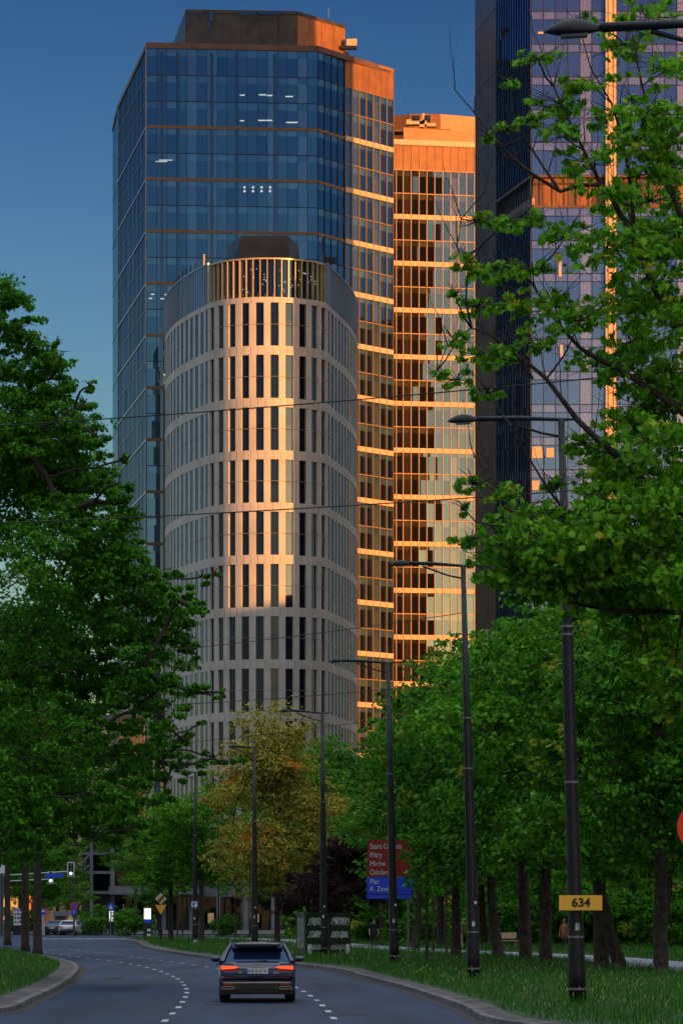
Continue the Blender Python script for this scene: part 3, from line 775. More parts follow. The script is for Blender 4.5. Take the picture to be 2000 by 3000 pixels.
# --- added blocks outside the frame, placed to shade the street or be reflected
def block(name,x0,y0,x1,y1,h,label,mat):
    t=empty(name,((x0+x1)/2,(y0+y1)/2,0),label=label,cat='building')
    bp(MB().bb((x0,y0,0),(x1,y1,h)),'wall',mat,t)
    for k in range(int(h/3.4)-1):
        m=MB()
        n=int((y1-y0)/3)
        for i in range(n): 
            ya=y0+(i+.25)*(y1-y0)/n; m.bb((x0-.06,ya,1.2+k*3.4),(x0+.02,ya+1.4,2.9+k*3.4))
        n=int((x1-x0)/3)
        for i in range(n):
            xa=x0+(i+.25)*(x1-x0)/n; m.bb((xa,y0-.06,1.2+k*3.4),(xa+1.4,y0+.02,2.9+k*3.4)); m.bb((xa,y1-.02,1.2+k*3.4),(xa+1.4,y1+.06,2.9+k*3.4))
        bp(m,'window_row',M['winglass'],t)
    bp(MB().bb((x0-.3,y0-.3,h),(x1+.3,y1+.3,h+.7)),'parapet',M['concrete'],t)
block('added_block',300,-420,330,-200,82,'long added brick block far to the right of the photographed view, nearest to the camera',M['plainwall'])
block('added_block',300,-190,330,-60,84,'added brick block far to the right of the view, middle of the row',M['plainwall'])
block('added_block',232,-50,262,60,80,'added brick block to the right of the view, third of the row',M['plainwall'])
block('added_block',165,70,195,180,62,'added brick block to the right of the view, fourth of the row',M['plainwall'])
block('added_block',95,190,118,350,57,'taller added brick block at the far end of the row right of the view',M['plainwall'])
block('added_block',102,497,122,528,104,'added dark office block right of the view behind the lilac tower',M['stonedark'])

# ------------------------------------------------------------- street furniture
def arcl(n,f): return [f(i/(n-1)) for i in range(n)]
def head_mesh(L=.95,Wd=.34,H=.20):
    """cobra-head luminaire pointing to -X, joined to the arm at x=0"""
    m=MB(); N_=12; rings=[]
    st=[(0,.16,.30),(-.12,.22,.45),(-.3,.6,.85),(-.5,.95,1),(-.7,.95,.85),(-.86,.65,.5),(-.96,.2,.18),(-1,.03,.05)]
    for x,wf,hf in st:
        b=len(m.v)
        for k in range(N_):
            a=2*math.pi*k/N_; yy=math.cos(a)*Wd/2*wf; zz=math.sin(a); zz=zz*H*hf if zz>0 else zz*H*.42*hf
            m.v.append((x*L,yy,zz))
        rings.append(b)
    for a,b in zip(rings,rings[1:]):
        for k in range(N_): m.f.append((a+k,b+k,b+(k+1)%N_,a+(k+1)%N_)); m.m.append(0)
    m.f.append(tuple(rings[0]+k for k in range(N_))); m.m.append(0)
    return m
_hm=head_mesh().mesh('lamp_head'); _hm.materials.append(M['lamp']); _hm.polygons.foreach_set('use_smooth',[True]*len(_hm.polygons))
def lamp_post(base,top,hx,hy,d,label,bands=(),hl=None,stub=.45):
    bx,by=X(base[0],d),d; tz=Z(top[1],d); tx=X(top[0],d)
    t=empty('street_lamp',(bx,by,.12),label=label,cat='street lamp',group='street lamps along the right verge')
    lean=tx-bx; h=tz-.12
    m=MB(); k=[0,.06,.12,.4,.62,.64,1.0]; r=[.20,.20,.175,.15,.125,.105,.075]
    m.tube([(lean*a,0,h*a) for a in k],r,12); m.build('column',M['pole'],t,smooth=True)
    m=MB()
    for z,rr in [(.35,.205),(h*.115,.186),(h*.63,.132)]+[(b,.16) for b in bands]: m.tube([(lean*z/h,0,z),(lean*z/h,0,z+.05)],rr,12)
    m.build('collar',M['signback'],t)
    hxm=X(hx[1],d)-bx; z0=Z(hy,d)-.12
    m=MB(); m.tube([(lean+stub,0,h-.02),(lean,0,h-.03),(lean-.9,0,(h+z0)/2+.02),(hxm,0,z0+.02)],[.02,.04,.055,.06],8)
    m.tube([(lean,0,h-.42),(lean-.45,0,h-.33),(lean-1.25,0,(h*.4+z0*.6)-.06)],.03,6); m.build('arm',M['lamp'],t,smooth=True)
    L=(X(hx[1],d)-X(hx[0],d)); o=bpy.data.objects.new('lamp_head',_hm); COL.objects.link(o); o.parent=t; o.location=(hxm+.03,0,z0); s=L/.95; o.scale=(s,s*.9,min(s,1.15)); o.rotation_euler=(0,R(-3),0)
    lm=MB().box((-.5*.95,0,-.085),(.42,.2,.04)); l=lm.build('lens',M['lens']); l.parent=o
    MB().box((lean*.05,-.178,.95),(.13,.02,.42)).build('access_door',M['lamp'],t)
    q=MB().box((-.02,-.19,1.62+.3*random.random()),(.10,.012,.16)).build('sticker',M['sticker'],t); MB().box((.04,-.185,2.4),(.07,.012,.10)).build('sticker',M['sticker'],t)
    return t
dP=[41.7,79,108,140,171,201,232]
lamp_post((2290,0),(2215,62),(1585,1760),84,dP[0],'nearest street lamp, its big head at the upper right corner before the lilac tower')
lpA=lamp_post((1692,0),(1643,1225),(1305,1400),1230,dP[1],'street lamp whose leaning column carries the orange 634 sign',bands=(5.0,9.2,9.35,8.5))
lamp_post((1388,0),(1356,1655),(1137,1200),1652,dP[2],'street lamp standing between the direction sign lamp and the 634 sign lamp',bands=(6.5,))
lamp_post((1155,0),(1136,1940),(960,1005),1937,dP[3],'street lamp whose column stands right in front of the maroon and blue direction sign')
lamp_post((948,0),(944,2088),(815,850),2083,dP[4],'street lamp whose column stands before the green graffiti box')
lamp_post((746,0),(745,2190),(665,700),2188,dP[5],'street lamp directly behind the dark blue car roof in front of the rusty tree')
lp7=lamp_post((571,0),(572,2262),(505,535),2260,dP[6],'farthest street lamp, with a small white plate, left of the dark blue car')
def part_at(mb,name,mat,par,**k): return bp(mb,name,mat,par,**k)
# small white stop plate and base band on the farthest lamp
d=231.5
a=P(561,2642,d); b=P(578,2658,d)
t=empty('notice_plate',(X(569,d),d,Z(2650,d)),label='small white plate with dark pictogram on the farthest lamp column',cat='sign')
bp(MB().bb((a.x,d-.03,b.z),(b.x,d,a.z)),'plate',M['white'],t); bp(MB().bb((a.x+.07,d-.04,b.z+.08),(a.x+.2,d-.028,a.z-.06)).bb((a.x+.24,d-.04,b.z+.2),(a.x+.33,d-.028,a.z-.1)),'pictogram',M['signblue'],t)
a=P(566,2755,d-.2); b=P(577,2768,d-.2); tag(MB().bb((a.x,d-.32,b.z),(b.x,d-.30,a.z)).build('notice_plate',M['white']),'blank white paper low on the farthest lamp column','sign')

def text(body,size,loc,mat,parent,name='lettering',align='LEFT',ext=.006,sx=1,rz=0,bold=0):
    c=bpy.data.curves.new('t','FONT'); c.body=body; c.size=size; c.extrude=ext; c.align_x=align; c.offset=bold
    o=bpy.data.objects.new('t',c); COL.objects.link(o); bpy.context.view_layer.update()
    me=bpy.data.meshes.new_from_object(o.evaluated_get(bpy.context.evaluated_depsgraph_get())); bpy.data.objects.remove(o)
    me.materials.clear(); me.materials.append(mat)
    q=link(name,me,mat); q.rotation_euler=(R(90),0,rz); q.scale=(sx,1,1)
    pl=Vector(parent.location) if parent else Vector((0,0,0))
    q.location=Vector(loc)-pl; q.parent=parent; return q
# 634 plate
d=78.6; t=empty('route_sign',(X(1700,d),d,Z(2645,d)),label='orange plate reading 634 on the leaning lamp column',cat='sign')
a=P(1637,2624,d); b=P(1763,2668,d)
bp(MB().bb((a.x,d-.04,b.z),(b.x,d-.02,a.z)),'plate',M['signorange'],t)
q=MB(); q.bb((a.x-.012,d-.02,b.z-.012),(b.x+.012,d-.005,a.z+.012)); bp(q,'frame',M['black'],t)
text('634',.275,(X(1701,d),d-.048,Z(2657,d)),M['black'],t,align='CENTER',sx=1.02,bold=.006)
bp(MB().bb((X(1694,d)-.14,d-.005,Z(2650,d)),(X(1694,d)+.14,d+.25,Z(2642,d))),'clamp',M['signback'],t)
# direction sign
d=147; t=empty('direction_sign',(X(1141,d),d,.12),label='maroon and blue street direction sign with white lettering behind a lamp column',cat='sign')
a=P(1076,2462,d); b=P(1203,2569,d); c1=P(1074,2571,d); c2=P(1206,2634,d)
bp(MB().bb((a.x,d-.03,b.z),(b.x,d,a.z)),'maroon_panel',M['signbrown'],t); bp(MB().bb((c1.x,d-.035,c2.z),(c2.x,d,c1.z)),'blue_panel',M['signblue'],t)
bp(MB().bb((c1.x+.03,d-.045,Z(2621.5,d)),(c2.x-.03,d-.036,Z(2620,d))),'panel_line',M['boxgreen'],t)
for i,w_ in enumerate(('Stara Ochota','Filtry','Mirów','Odolany')): text(w_,.31,(X(1083,d),d-.042,Z(2487.5+25.3*i,d)),M['white'],t,sx=.80)
text('Plac',.31,(X(1083,d),d-.045,Z(2591,d)),M['white'],t,sx=.80); text('A. Zawiszy',.31,(X(1083,d),d-.045,Z(2612,d)),M['white'],t,sx=.80)
def arrow(par,cx,cz,dd,ang,L=.24):
    m=MB(); c_,s_=math.cos(ang),math.sin(ang)
    def r_(x,z): return (cx+x*c_-z*s_,dd,cz+x*s_+z*c_)
    m.face([r_(-.02,-L/2),r_(.02,-L/2),r_(.02,L/2),r_(-.02,L/2)]); m.face([r_(0,L/2+.03),r_(-.10,L/2-.09),r_(-.06,L/2-.11),r_(0,L/2-.04)]); m.face([r_(0,L/2+.03),r_(0,L/2-.04),r_(.06,L/2-.11),r_(.10,L/2-.09)])
    return bp(m,'arrow',M['white'],par)
arrow(t,X(1191,d),Z(2583,d),d-.05,0); arrow(t,X(1189,d),Z(2557,d),d-.042,R(-90),.2)
m=MB(); m.tube([(X(1143,d),d+.06,.12),(X(1143,d),d+.06,Z(2462,d))],.045,8); m.tube([(X(1196,d),d+.06,.12),(X(1196,d),d+.06,Z(2462,d))],.045,8)
bp(m,'post',M['signback'],t)
# round red-rimmed sign at the right edge
d=45; t=empty('round_sign',(X(2058,d),d,.12),label='round red-rimmed sign just showing at the right edge of the picture',cat='sign')
zc=Z(2424,d)
def disc(cx,cz,dd,r,th=.02,n=32): m=MB(); m.tube([(cx,dd,cz),(cx,dd+th,cz)],r,n); return m
bp(disc(X(2058,d),zc,d-.02,.33),'rim',M['signred'],t); bp(disc(X(2058,d),zc,d-.03,.24,.01),'face',M['signyellow'],t)
m=MB(); m.tube([(X(2058,d),d+.04,.12),(X(2058,d),d+.04,zc+.3)],.035,8); bp(m,'post',M['signback'],t)
# priority-end and give-way signs
d=244; t=empty('priority_sign',(X(470,d),d,.12),label='yellow and white diamond with black stripe above an orange give-way triangle on one post',cat='sign')
def rot_sq(cx,cz,dd,r,th=.02):
    m=MB(); f=[(cx,dd,cz+r),(cx-r,dd,cz),(cx,dd,cz-r),(cx+r,dd,cz)]; b_=[(p[0],dd+th,p[2]) for p in f]
    m.face(f); m.face(b_[::-1])
    for i in range(4): m.face([f[i],b_[i],b_[(i+1)%4],f[(i+1)%4]])
    return m
cz=Z(2634,d); cx_=X(471,d)
bp(rot_sq(cx_,cz,d,.40),'white_diamond',M['white'],t); bp(rot_sq(cx_,cz,d-.02,.30,.015),'yellow_diamond',M['signyellow'],t)
m=MB(); m.face([(cx_-.24,d-.03,cz-.20),(cx_-.16,d-.03,cz-.27),(cx_+.25,d-.03,cz+.16),(cx_+.17,d-.03,cz+.24)]); bp(m,'stripe',M['black'],t)
m=MB(); z1=Z(2652,d); z2=Z(2681,d); f=[(X(454,d),d,z1),(X(471,d),d,z2),(X(488,d),d,z1)]; m.face(f); m.face([(p[0],d+.02,p[2]) for p in f][::-1])
for i in range(3): j=(i+1)%3; m.face([f[i],(f[i][0],d+.02,f[i][2]),(f[j][0],d+.02,f[j][2]),f[j]])
bp(m,'triangle',M['signorange'],t)
m=MB(); m.tube([(cx_,d+.08,.12),(cx_,d+.08,Z(2618,d))],.07,8); bp(m,'post',M['pole'],t)
# graffiti box
t=empty('utility_box',(X(960,171),171,.12),rz=R(13),label='dark green metal box covered with white graffiti beside the verge',cat='utility box')
m=MB(); m.box((0,1.0,1.0),(2.25,2.0,2.0)); m.build('body',M['boxgreen'],t)
m=MB(); m.box((0,1.0,2.04),(2.35,2.1,.08)); m.build('lid',M['boxgreen'],t)
for sx_ in (-1.1,0,1.1): MB().box((sx_,-.03,1.0),(.07,.06,1.95)).build('rib',M['boxgreen'],t)
for z in (.72,1.36): MB().box((0,-.03,z),(2.2,.05,.05)).build('rail',M['boxgreen'],t)
rr=random.Random(5)
for row,(z,sc_) in enumerate(((1.68,.22),(1.04,.2),(.42,.15))):
    for x0_ in (-.95,.18):
        x=x0_
        while x<x0_+.75:
            pts=[]; a=rr.uniform(0,6); w_=rr.uniform(.10,.18)
            for k in range(14):
                pts.append((x+w_*k/13+.06*math.sin(k*1.1+a),-.035,z+sc_*math.sin(k*.9+a)*rr.uniform(.6,1)))
            m=MB(); m.tube(pts,.018 if row<2 else .012,4,sx=1); m.build('graffiti_tag',M['graffiti'],t); x+=w_*.95
for x in (-.92,1.0): MB().box((x,-.05,.32),(.2,.02,.5)).build('poster',M['sticker'],t)
for k in range(3): MB().box((-1.135,.5+k*.5,1.1),(.02,.12,1.5)).build('side_strip',M['sticker'],t)
# bench
t=empty('bench',(X(1480,205),205,.14),rz=R(15),label='small pale park bench between the tree trunks beyond the footpath',cat='bench')
for z in (.45,): MB().box((0,0,z),(1.5,.42,.06)).build('seat',M['cream'],t)
MB().box((0,.22,.75),(1.5,.05,.35)).build('backrest',M['cream'],t)
for x in (-.6,.6): MB().box((x,0,.22),(.08,.4,.42)).build('leg',M['signback'],t)
# far signals: gantry arms with two signal heads
d=330; t=empty('traffic_light',(X(5,d),d,.12),label='traffic light gantry with two long white arms reaching over the junction at left',cat='traffic light')
bp(MB().tube([(X(5,d),d,.0),(X(5,d),d,Z(2500,d))],[.16,.10],8),'mast',M['hood'],t)
bp(MB().tube([(X(5,d),d,Z(2566,d)),(X(198,d),d,Z(2554,d))],.05,6),'arm',M['white'],t); bp(MB().tube([(X(30,d),d,Z(2582,d)),(X(140,d),d,Z(2577,d))],.05,6),'arm',M['white'],t)
for cxp,cyp,w_,h_,ly in ((208,2548,21,43,2560),(149,2572,17,37,2581)):
    a=P(cxp-w_/2,cyp-h_/2,d); b=P(cxp+w_/2,cyp+h_/2,d)
    q=bp(MB().bb((a.x,d-.12,b.z),(b.x,d-.06,a.z)),'backing_board',M['white'],t)
    bp(MB().bb((a.x+.09,d-.16,b.z+.09),(b.x-.09,d-.125,a.z-.09)),'housing',M['black'],t)
    for i,yy in enumerate((-1,0)): bp(disc(X(cxp,d),Z(ly+(-24 if i==0 else -12),d),d-.19,.11,.03,16),'dark_lamp',M['lens'],t)
    bp(disc(X(cxp,d),Z(ly,d),d-.2,.15,.03,16),'lit_lamp',M['lightg'],t)
a=P(134,2561,d); b=P(188,2571,d); tag(MB().bb((a.x,d-.3,b.z),(b.x,d-.26,a.z)).build('street_sign',M['signblue']),'blue street name board hanging under the long white signal arm','sign')
# tall mast with no-stopping and one-way signs
d=332; t=empty('signal_mast',(X(217,d),d,.12),label='tall thin green mast with round red and blue sign above a blue arrow sign',cat='sign post')
bp(MB().tube([(X(217,d),d,0),(X(217,d),d,Z(2476,d))],[.09,.06],8),'mast',M['hood'],t); bp(MB().tube([(X(200,d),d,Z(2476,d)),(X(240,d),d,Z(2476,d))],.04,6),'crossarm',M['hood'],t)
bp(disc(X(217,d),Z(2655,d),d-.12,.36,.03,24),'red_disc',M['signred'],t); bp(disc(X(217,d),Z(2655,d),d-.14,.26,.02,24),'blue_disc',M['signblue'],t)
m=MB(); 
for an in (45,): m.box((X(217,d),d-.155,Z(2655,d)),(.6,.01,.08),0,0,Matrix.Rotation(R(an),3,'Y'))
bp(m,'red_bar',M['signred'],t)
a=P(209,2666,d); b=P(225,2681,d); bp(MB().bb((a.x,d-.14,b.z),(b.x,d-.11,a.z)),'blue_plate',M['signblue'],t); arrow(t,X(217,d),Z(2674,d),d-.15,0,.3)
# bus stop sign, crossing sign
d=335; t=empty('bus_stop_sign',(X(126,d),d,.12),label='blue and white bus stop sign on a pale double post behind the pair of trunks',cat='sign')
a=P(118,2664,d); b=P(134,2681,d); bp(MB().bb((a.x,d-.06,b.z),(b.x,d,a.z)),'blue_plate',M['signblue'],t); bp(MB().bb((a.x+.09,d-.08,Z(2673,d)),(b.x-.09,d-.062,Z(2667,d))),'bus_pictogram',M['white'],t)
for px in (123,129): bp(MB().tube([(X(px,d),d+.03,.1),(X(px,d),d+.03,Z(2680,d))],.05,6),'post',M['white'],t)
t=empty('crossing_sign',(X(324,340),340,.12),label='blue triangle-marked pedestrian crossing sign above a white lit panel',cat='sign'); d=340
a=P(316,2648,d); b=P(333,2667,d); bp(MB().bb((a.x,d-.04,b.z),(b.x,d,a.z)),'blue_plate',M['signblue'],t)
m=MB(); m.face([(X(318.5,d),d-.05,Z(2664,d)),(X(330.5,d),d-.05,Z(2664,d)),(X(324.5,d),d-.05,Z(2651,d))]); bp(m,'white_triangle',M['white'],t)
bp(MB().tube([(X(324,d),d+.04,.1),(X(324,d),d+.04,Z(2648,d))],.04,6),'post',M['signback'],t)
def advert(pxa,pya,pxb,pyb,d,label,blue=0,pics=False):
    t=empty('advert_panel',(X((pxa+pxb)/2,d),d,.12),label=label,cat='advert panel')
    a=P(pxa,pya,d); b=P(pxb,pyb,d)
    bp(MB().bb((a.x-.06,d,.12),(b.x+.06,d+.25,a.z+.08)),'case',M['mulldark'],t)
    zb=b.z+ (a.z-b.z)*blue
    bp(MB().bb((a.x,d-.03,zb),(b.x,d-.005,a.z)),'lit_face' if not pics else 'white_board',M['lightw'] if not pics else M['white'],t)
    if blue: bp(MB().bb((a.x,d-.03,b.z),(b.x,d-.005,zb-.01)),'blue_face',M['signblue'],t)
    if pics:
        r3=random.Random(3)
        for i in range(3):
            for j in range(4): bp(MB().bb((a.x+.08+i*.25,d-.045,b.z+.2+j*.38),(a.x+.08+i*.25+r3.uniform(.12,.2),d-.032,b.z+.2+j*.38+r3.uniform(.15,.3))),'picture',M['clothgrey'],t)
advert(320,2670,332,2700,341,'narrow glowing white advert panel under the blue crossing sign')
advert(422,2662,442,2705,300,'wide glowing white advert panel with blue foot, left of the give-way triangle',blue=.25)
advert(40,2663,66,2712,333,'white board covered with small dark pictures, left of the pair of trunks',pics=True)
# white framed sign at the far left
d=300; t=empty('road_sign',(X(2,d),d,.12),label='white sign in a pale frame on a lattice post at the left picture edge',cat='sign')
a=P(-14,2516,d); b=P(17,2560,d); bp(MB().bb((a.x,d-.05,b.z),(b.x,d,a.z)),'plate',M['white'],t); bp(MB().bb((a.x-.03,d-.0,b.z-.03),(b.x+.03,d+.06,a.z+.03)),'frame',M['signback'],t)
for px in (0,9): bp(MB().tube([(X(px,d),d+.1,.1),(X(px,d),d+.1,Z(2516,d))],.035,6),'post',M['signback'],t)
for i in range(9): pass
# slim white post, hazard bollard, row of bollards
d=342; tag(MB().tube([(X(363,d),d,.1),(X(363,d),d,Z(2668,d)),(X(362,d),d,Z(2650,d))],[.10,.09,.07],8).build('lamp_post',M['concrete']),'slim pale post in front of the shop podium canopy','post')
d=288; t=empty('hazard_post',(X(436,d),d,.12),label='short black and white striped hazard post at the kerb corner',cat='bollard')
for i in range(5): bp(MB().box((X(436,d),d,.2+i*.2),(.28,.1,.2)),'stripe',M['white'] if i%2 else M['black'],t)
for i,px in enumerate((243,261,277,296,345)):
    d=343; tag(MB().tube([(X(px,d),d,.1),(X(px,d),d,.95),(X(px,d),d,1.0)],[.07,.07,.03],8).build('bollard',M['black']),'short black bollard in the row along the far pavement','bollard','black bollards along the far pavement')
# far kiosk roof
t=empty('kiosk',(X(172,360),360,.12),label='small kiosk with grey-blue roof and lit yellow window beyond the parked cars',cat='kiosk'); d=360
bp(MB().bb((X(160,d),d,.12),(X(192,d),d+3,Z(2685,d))),'wall',M['plainwall'],t); bp(MB().bb((X(157,d),d-.4,Z(2685,d)),(X(195,d),d+3.3,Z(2671,d))),'roof',M['concrete'],t)
bp(MB().bb((X(198,d),d-.1,Z(2699,d)),(X(216,d),d-.02,Z(2690,d))),'lit_window',M['lightwarm'],t)

# overhead cables (each sags between a column and a hanger out of view)
def cable(a,b,sag,label,r=.012):
    pts=[]
    for i in range(25):
        u=i/24; p=a.lerp(b,u); p.z-=sag*4*u*(1-u); pts.append(p)
    tag(MB().tube(pts,r,5).build('overhead_cable',M['wire']),label,'cable')
cable(P(-250,1262,79),P(2300,1050,72),.12,'highest black cable, crossing the round tower below its crown',.014)
cable(P(-250,1542,79),P(2300,1388,74),.12,'second black cable, crossing the round tower at mid height',.014)
cable(P(-100,1960,108),P(1360,1795,108),.15,'third black cable, ending high on the lamp left of the 634 lamp')
cable(P(-100,2090,108),P(1368,1998,108),.15,'fourth black cable, just above the arm of the lamp by the direction sign')
cable(P(-100,2230,140),P(1142,2106,140),.15,'lowest black cable, passing just above the rusty treetop')

# ------------------------------------------------------------- vehicles
def wheel(par,x,y,r=.34,w=.24):
    m=MB(); m.tube([(x-w/2,y,r),(x-w/2+.03,y,r),(x+w/2-.03,y,r),(x+w/2,y,r)],[r-.04,r,r,r-.04],20); t_=m.build('wheel',M['tyre'],par,smooth=False)
    q=MB(); s=1 if x>0 else -1; q.tube([(x+s*(w/2-.02),y,r),(x+s*(w/2+.012),y,r)],r*.66,16); k=q.build('rim',M['rim']); k.parent=t_
def loft(stations,n):
    m=MB(); rings=[]
    for ring in stations:
        b=len(m.v); m.v+=[tuple(p) for p in ring]; rings.append(b)
    for a,b in zip(rings,rings[1:]):
        for k in range(n-1): m.f.append((a+k,a+k+1,b+k+1,b+k)); m.m.append(0)
    m.f.append(tuple(rings[0]+k for k in reversed(range(n)))); m.m.append(0)
    m.f.append(tuple(rings[-1]+k for k in range(n))); m.m.append(0)
    return m
def make_car(loc,rz,paint,label,L=4.95,W=1.9,H=1.47,estate=True,lit=True,detail=True,group=None):
    t=empty('car',loc,rz,label=label,cat='car',group=group)
    hw=W/2
    # lower body: y from tail (0) to nose (L); ring from right sill round the top to left sill
    def ring(y,w,zb,zs,zt,inset):
        pts=[(w*.90,zb),(w*.985,zb+.12),(w,zb+.30),(w*.99,zs-.10),(w*.955,zs),(w*inset,zt),(w*inset*.5,zt+.015)]
        return [(x,y,z) for x,z in pts]+[(-x,y,z) for x,z in reversed(pts)]
    belt=.99*H/1.47
    S=[ring(0.02,hw*.86,.36,.62,.66,.8),ring(.05,hw*.93,.30,.74,.80,.84),ring(.14,hw*.97,.26,.86,belt-.06,.86),ring(.28,hw*.995,.24,belt-.06,belt,.88),ring(.8,hw,.24,belt-.04,belt+.01,.9),ring(2.2,hw,.22,belt-.05,belt+.0,.9),
       ring(3.3,hw,.22,belt-.09,belt-.04,.9),ring(3.9,hw*.99,.24,.84*H/1.47,.90*H/1.47,.86),ring(L-.35,hw*.95,.26,.72*H/1.47,.78*H/1.47,.8),ring(L-.08,hw*.84,.30,.58,.64,.7),ring(L,hw*.66,.36,.5,.54,.7)]
    loft(S,14).build('body',paint,t,smooth=True)
    ye=.34 if estate else .45; yr=.98 if estate else 1.35
    # greenhouse glass
    def gr(y,wb,wt,z0,z1): return [(wb,y,z0),(wt+(wb-wt)*.45,y,z0+(z1-z0)*.6),(wt,y,z1),(-wt,y,z1),(-wt-(wb-wt)*.45,y,z0+(z1-z0)*.6),(-wb,y,z0)]
    zb=belt-.02; zt=H-.05
    m=MB(); low=[(hw*.885,ye-.06),(hw*.90,1.4),(hw*.90,2.6),(hw*.86,3.75)]
    top=[(hw*.66,yr-.12),(hw*.70,1.7),(hw*.70,2.4),(hw*.64,2.85)]
    V=[]
    for (xb,yb),(xt,yt) in zip(low,top): V.append(((xb,yb,zb),(xt,yt,zt)))
    for i in range(3):
        for s in (1,-1):
            a,b=V[i]; c,d_=V[i+1]; q=[a,c,d_,b]; q=[(p[0]*s,p[1],p[2]) for p in q]; m.face(q if s>0 else q[::-1])
    a,b=V[0]; m.face([(-a[0],a[1],a[2]),(a[0],a[1],a[2]),(b[0],b[1],b[2]),(-b[0],b[1],b[2])])
    a,b=V[3]; m.face([(a[0],a[1],a[2]),(-a[0],a[1],a[2]),(-b[0],b[1],b[2]),(b[0],b[1],b[2])])
    m.build('window_glass',M['carglass'],t)
    # roof with pillars
    Rr=[[(hw*.69*f,y,z-.10),(hw*.66*f,y,z-.03),(hw*.5*f,y,z),(0,y,z+.015),(-hw*.5*f,y,z),(-hw*.66*f,y,z-.03),(-hw*.69*f,y,z-.10)] for y,z,f in ((yr-.34,H-.045,.93),(yr-.1,H-.01,.99),(1.7,H,1.04),(2.4,H-.01,1.03),(2.9,H-.06,.94))]
    loft(Rr,7).build('roof',paint,t,smooth=True)
    for s in (1,-1):
        m=MB(); m.tube([(s*hw*.90,ye-.02,zb+.0),(s*hw*.80,(ye+yr)/2-.06,(zb+zt)/2+.02),(s*hw*.68,yr-.16,zt+.0)],[.085,.07,.05],6); m.build('pillar',paint,t); MB().tube([(s*hw*.91,1.55,zb),(s*hw*.71,1.75,zt)],.035,5).build('pillar',paint,t); MB().tube([(s*hw*.87,3.75,zb),(s*hw*.66,2.85,zt)],.05,5).build('pillar',paint,t)
        if detail: MB().tube([(s*hw*.69,yr-.1,H+.0),(s*hw*.70,yr+.1,H+.035),(s*hw*.70,2.6,H+.03),(s*hw*.68,2.8,H-.02)],.018,6).build('roof_rail',M['chrome'],t)
        m=MB(); m.tube([(s*(hw-.06),L*.57,belt-.02),(s*(hw+.02),L*.57,belt+.02),(s*(hw+.07),L*.57,belt+.04),(s*(hw+.18),L*.57,belt+.045),(s*(hw+.23),L*.57,belt+.04)],[.02,.05,.078,.07,.03],10); m.build('wing_mirror',paint,t,smooth=True)
    for x in (-hw+.14,hw-.14):
        for y in (.98,L-.9): wheel(t,x,y)
    # dark sills and arches
    m=MB(); m.bb((-hw+.06,.10,.20),(hw-.06,L-.2,.34)); m.build('underbody',M['black'],t)
    # tail
    tl=M['tail'] if lit else M['reddull']
    for s in (1,-1):
        m=MB(); x0,x1=s*.46*hw,s*.93*hw
        pts=[(x0,-.02,.862),(s*.60*hw,-.022,.832),(x1,.0,.812),(x1,.02,.892),(s*.56*hw,-.02,.888)]
        bk=[(p[0],p[1]+.14,p[2]) for p in pts]
        if s<0: pts=pts[::-1]; bk=bk[::-1]
        m.face(pts); m.face(bk[::-1])
        for i in range(5): j=(i+1)%5; m.face([pts[i],bk[i],bk[j],pts[j]])
        m.build('tail_light',tl,t)
        if detail:
            MB().box((s*.82*hw,-.02,.945),(.42,.10,.035)).build('light_trim',M['black'],t)
            MB().box((s*.74*hw,-.012,.455),(.27,.05,.035)).build('reflector',M['reddull'],t)
            q=MB(); q.tube([(s*.74*hw-.14,-.02,.335),(s*.74*hw+.14,-.02,.335),(s*.74*hw+.15,-.02,.365),(s*.74*hw+.13,-.02,.395),(s*.74*hw-.13,-.02,.395),(s*.74*hw-.15,-.02,.365),(s*.74*hw-.14,-.02,.335)],.009,5); q.build('exhaust_trim',M['chrome'],t)
    if detail:
        MB().box((0,-.015,.872),(hw*1.0,.05,.016)).build('chrome_strip',M['chrome'],t)
        q=MB().box((0,.0,.49),(hw*1.74,.06,.02)); q.build('bumper_strip',M['chrome'],t)
        MB().box((0,.01,.595),(hw*1.8,.08,.012)).build('panel_gap',M['black'],t)
        MB().box((0,.02,.40),(hw*1.70,.09,.15)).build('bumper_insert',M['black'],t)
        MB().box((0,.05,.29),(hw*1.1,.10,.08)).build('diffuser',M['black'],t)
        pl=MB().box((0,-.028,.775),(.54,.02,.125)); o=pl.build('number_plate',M['white'],t)
        q=MB().box((-.245,-.040,.775),(.045,.004,.115)).build('blue_band',M['signblue']); q.parent=o
        tx=text('WE 816YW',.115,(0,0,0),M['black'],None,'plate_text','CENTER',.001,.82,bold=.002); tx.parent=o; tx.location=(.02,-.041,.735)
        for k in range(4):
            m=MB(); c0=(k-1.5)*.058; m.tube([(c0+.036*math.cos(i*math.pi/8),.030,.945+.036*math.sin(i*math.pi/8)) for i in range(17)],.005,4,cap=False); m.build('emblem_ring',M['signback'],t)
        # spoiler and a black strip painting the shade beneath it
        MB().box((0,yr-.40,H-.055),(hw*1.22,.22,.03)).build('spoiler',paint,t)
        MB().box((0,yr-.38,H-.085),(hw*1.15,.14,.03)).build('spoiler_shadow_strip',M['black'],t)
        MB().tube([(0,1.2,H+.01),(0,1.1,H+.07),(0,1.25,H+.01)],.02,5).build('antenna',M['black'],t)
        MB().box((-.42,-.01,.735),(.10,.02,.015)).build('badge',M['chrome'],t); MB().box((.46,-.01,.725),(.14,.02,.018)).build('badge',M['chrome'],t)
        MB().tube([(-.25,ye-.03,zb+.03),(.25,ye-.0,zb+.06)],.01,4).build('wiper',M['black'],t)
    else:
        MB().box((0,-.01,.70),(.5,.03,.11)).build('number_plate',M['white'],t)
        MB().box((0,.0,.42),(hw*1.6,.08,.2)).build('bumper_insert',M['black'],t)
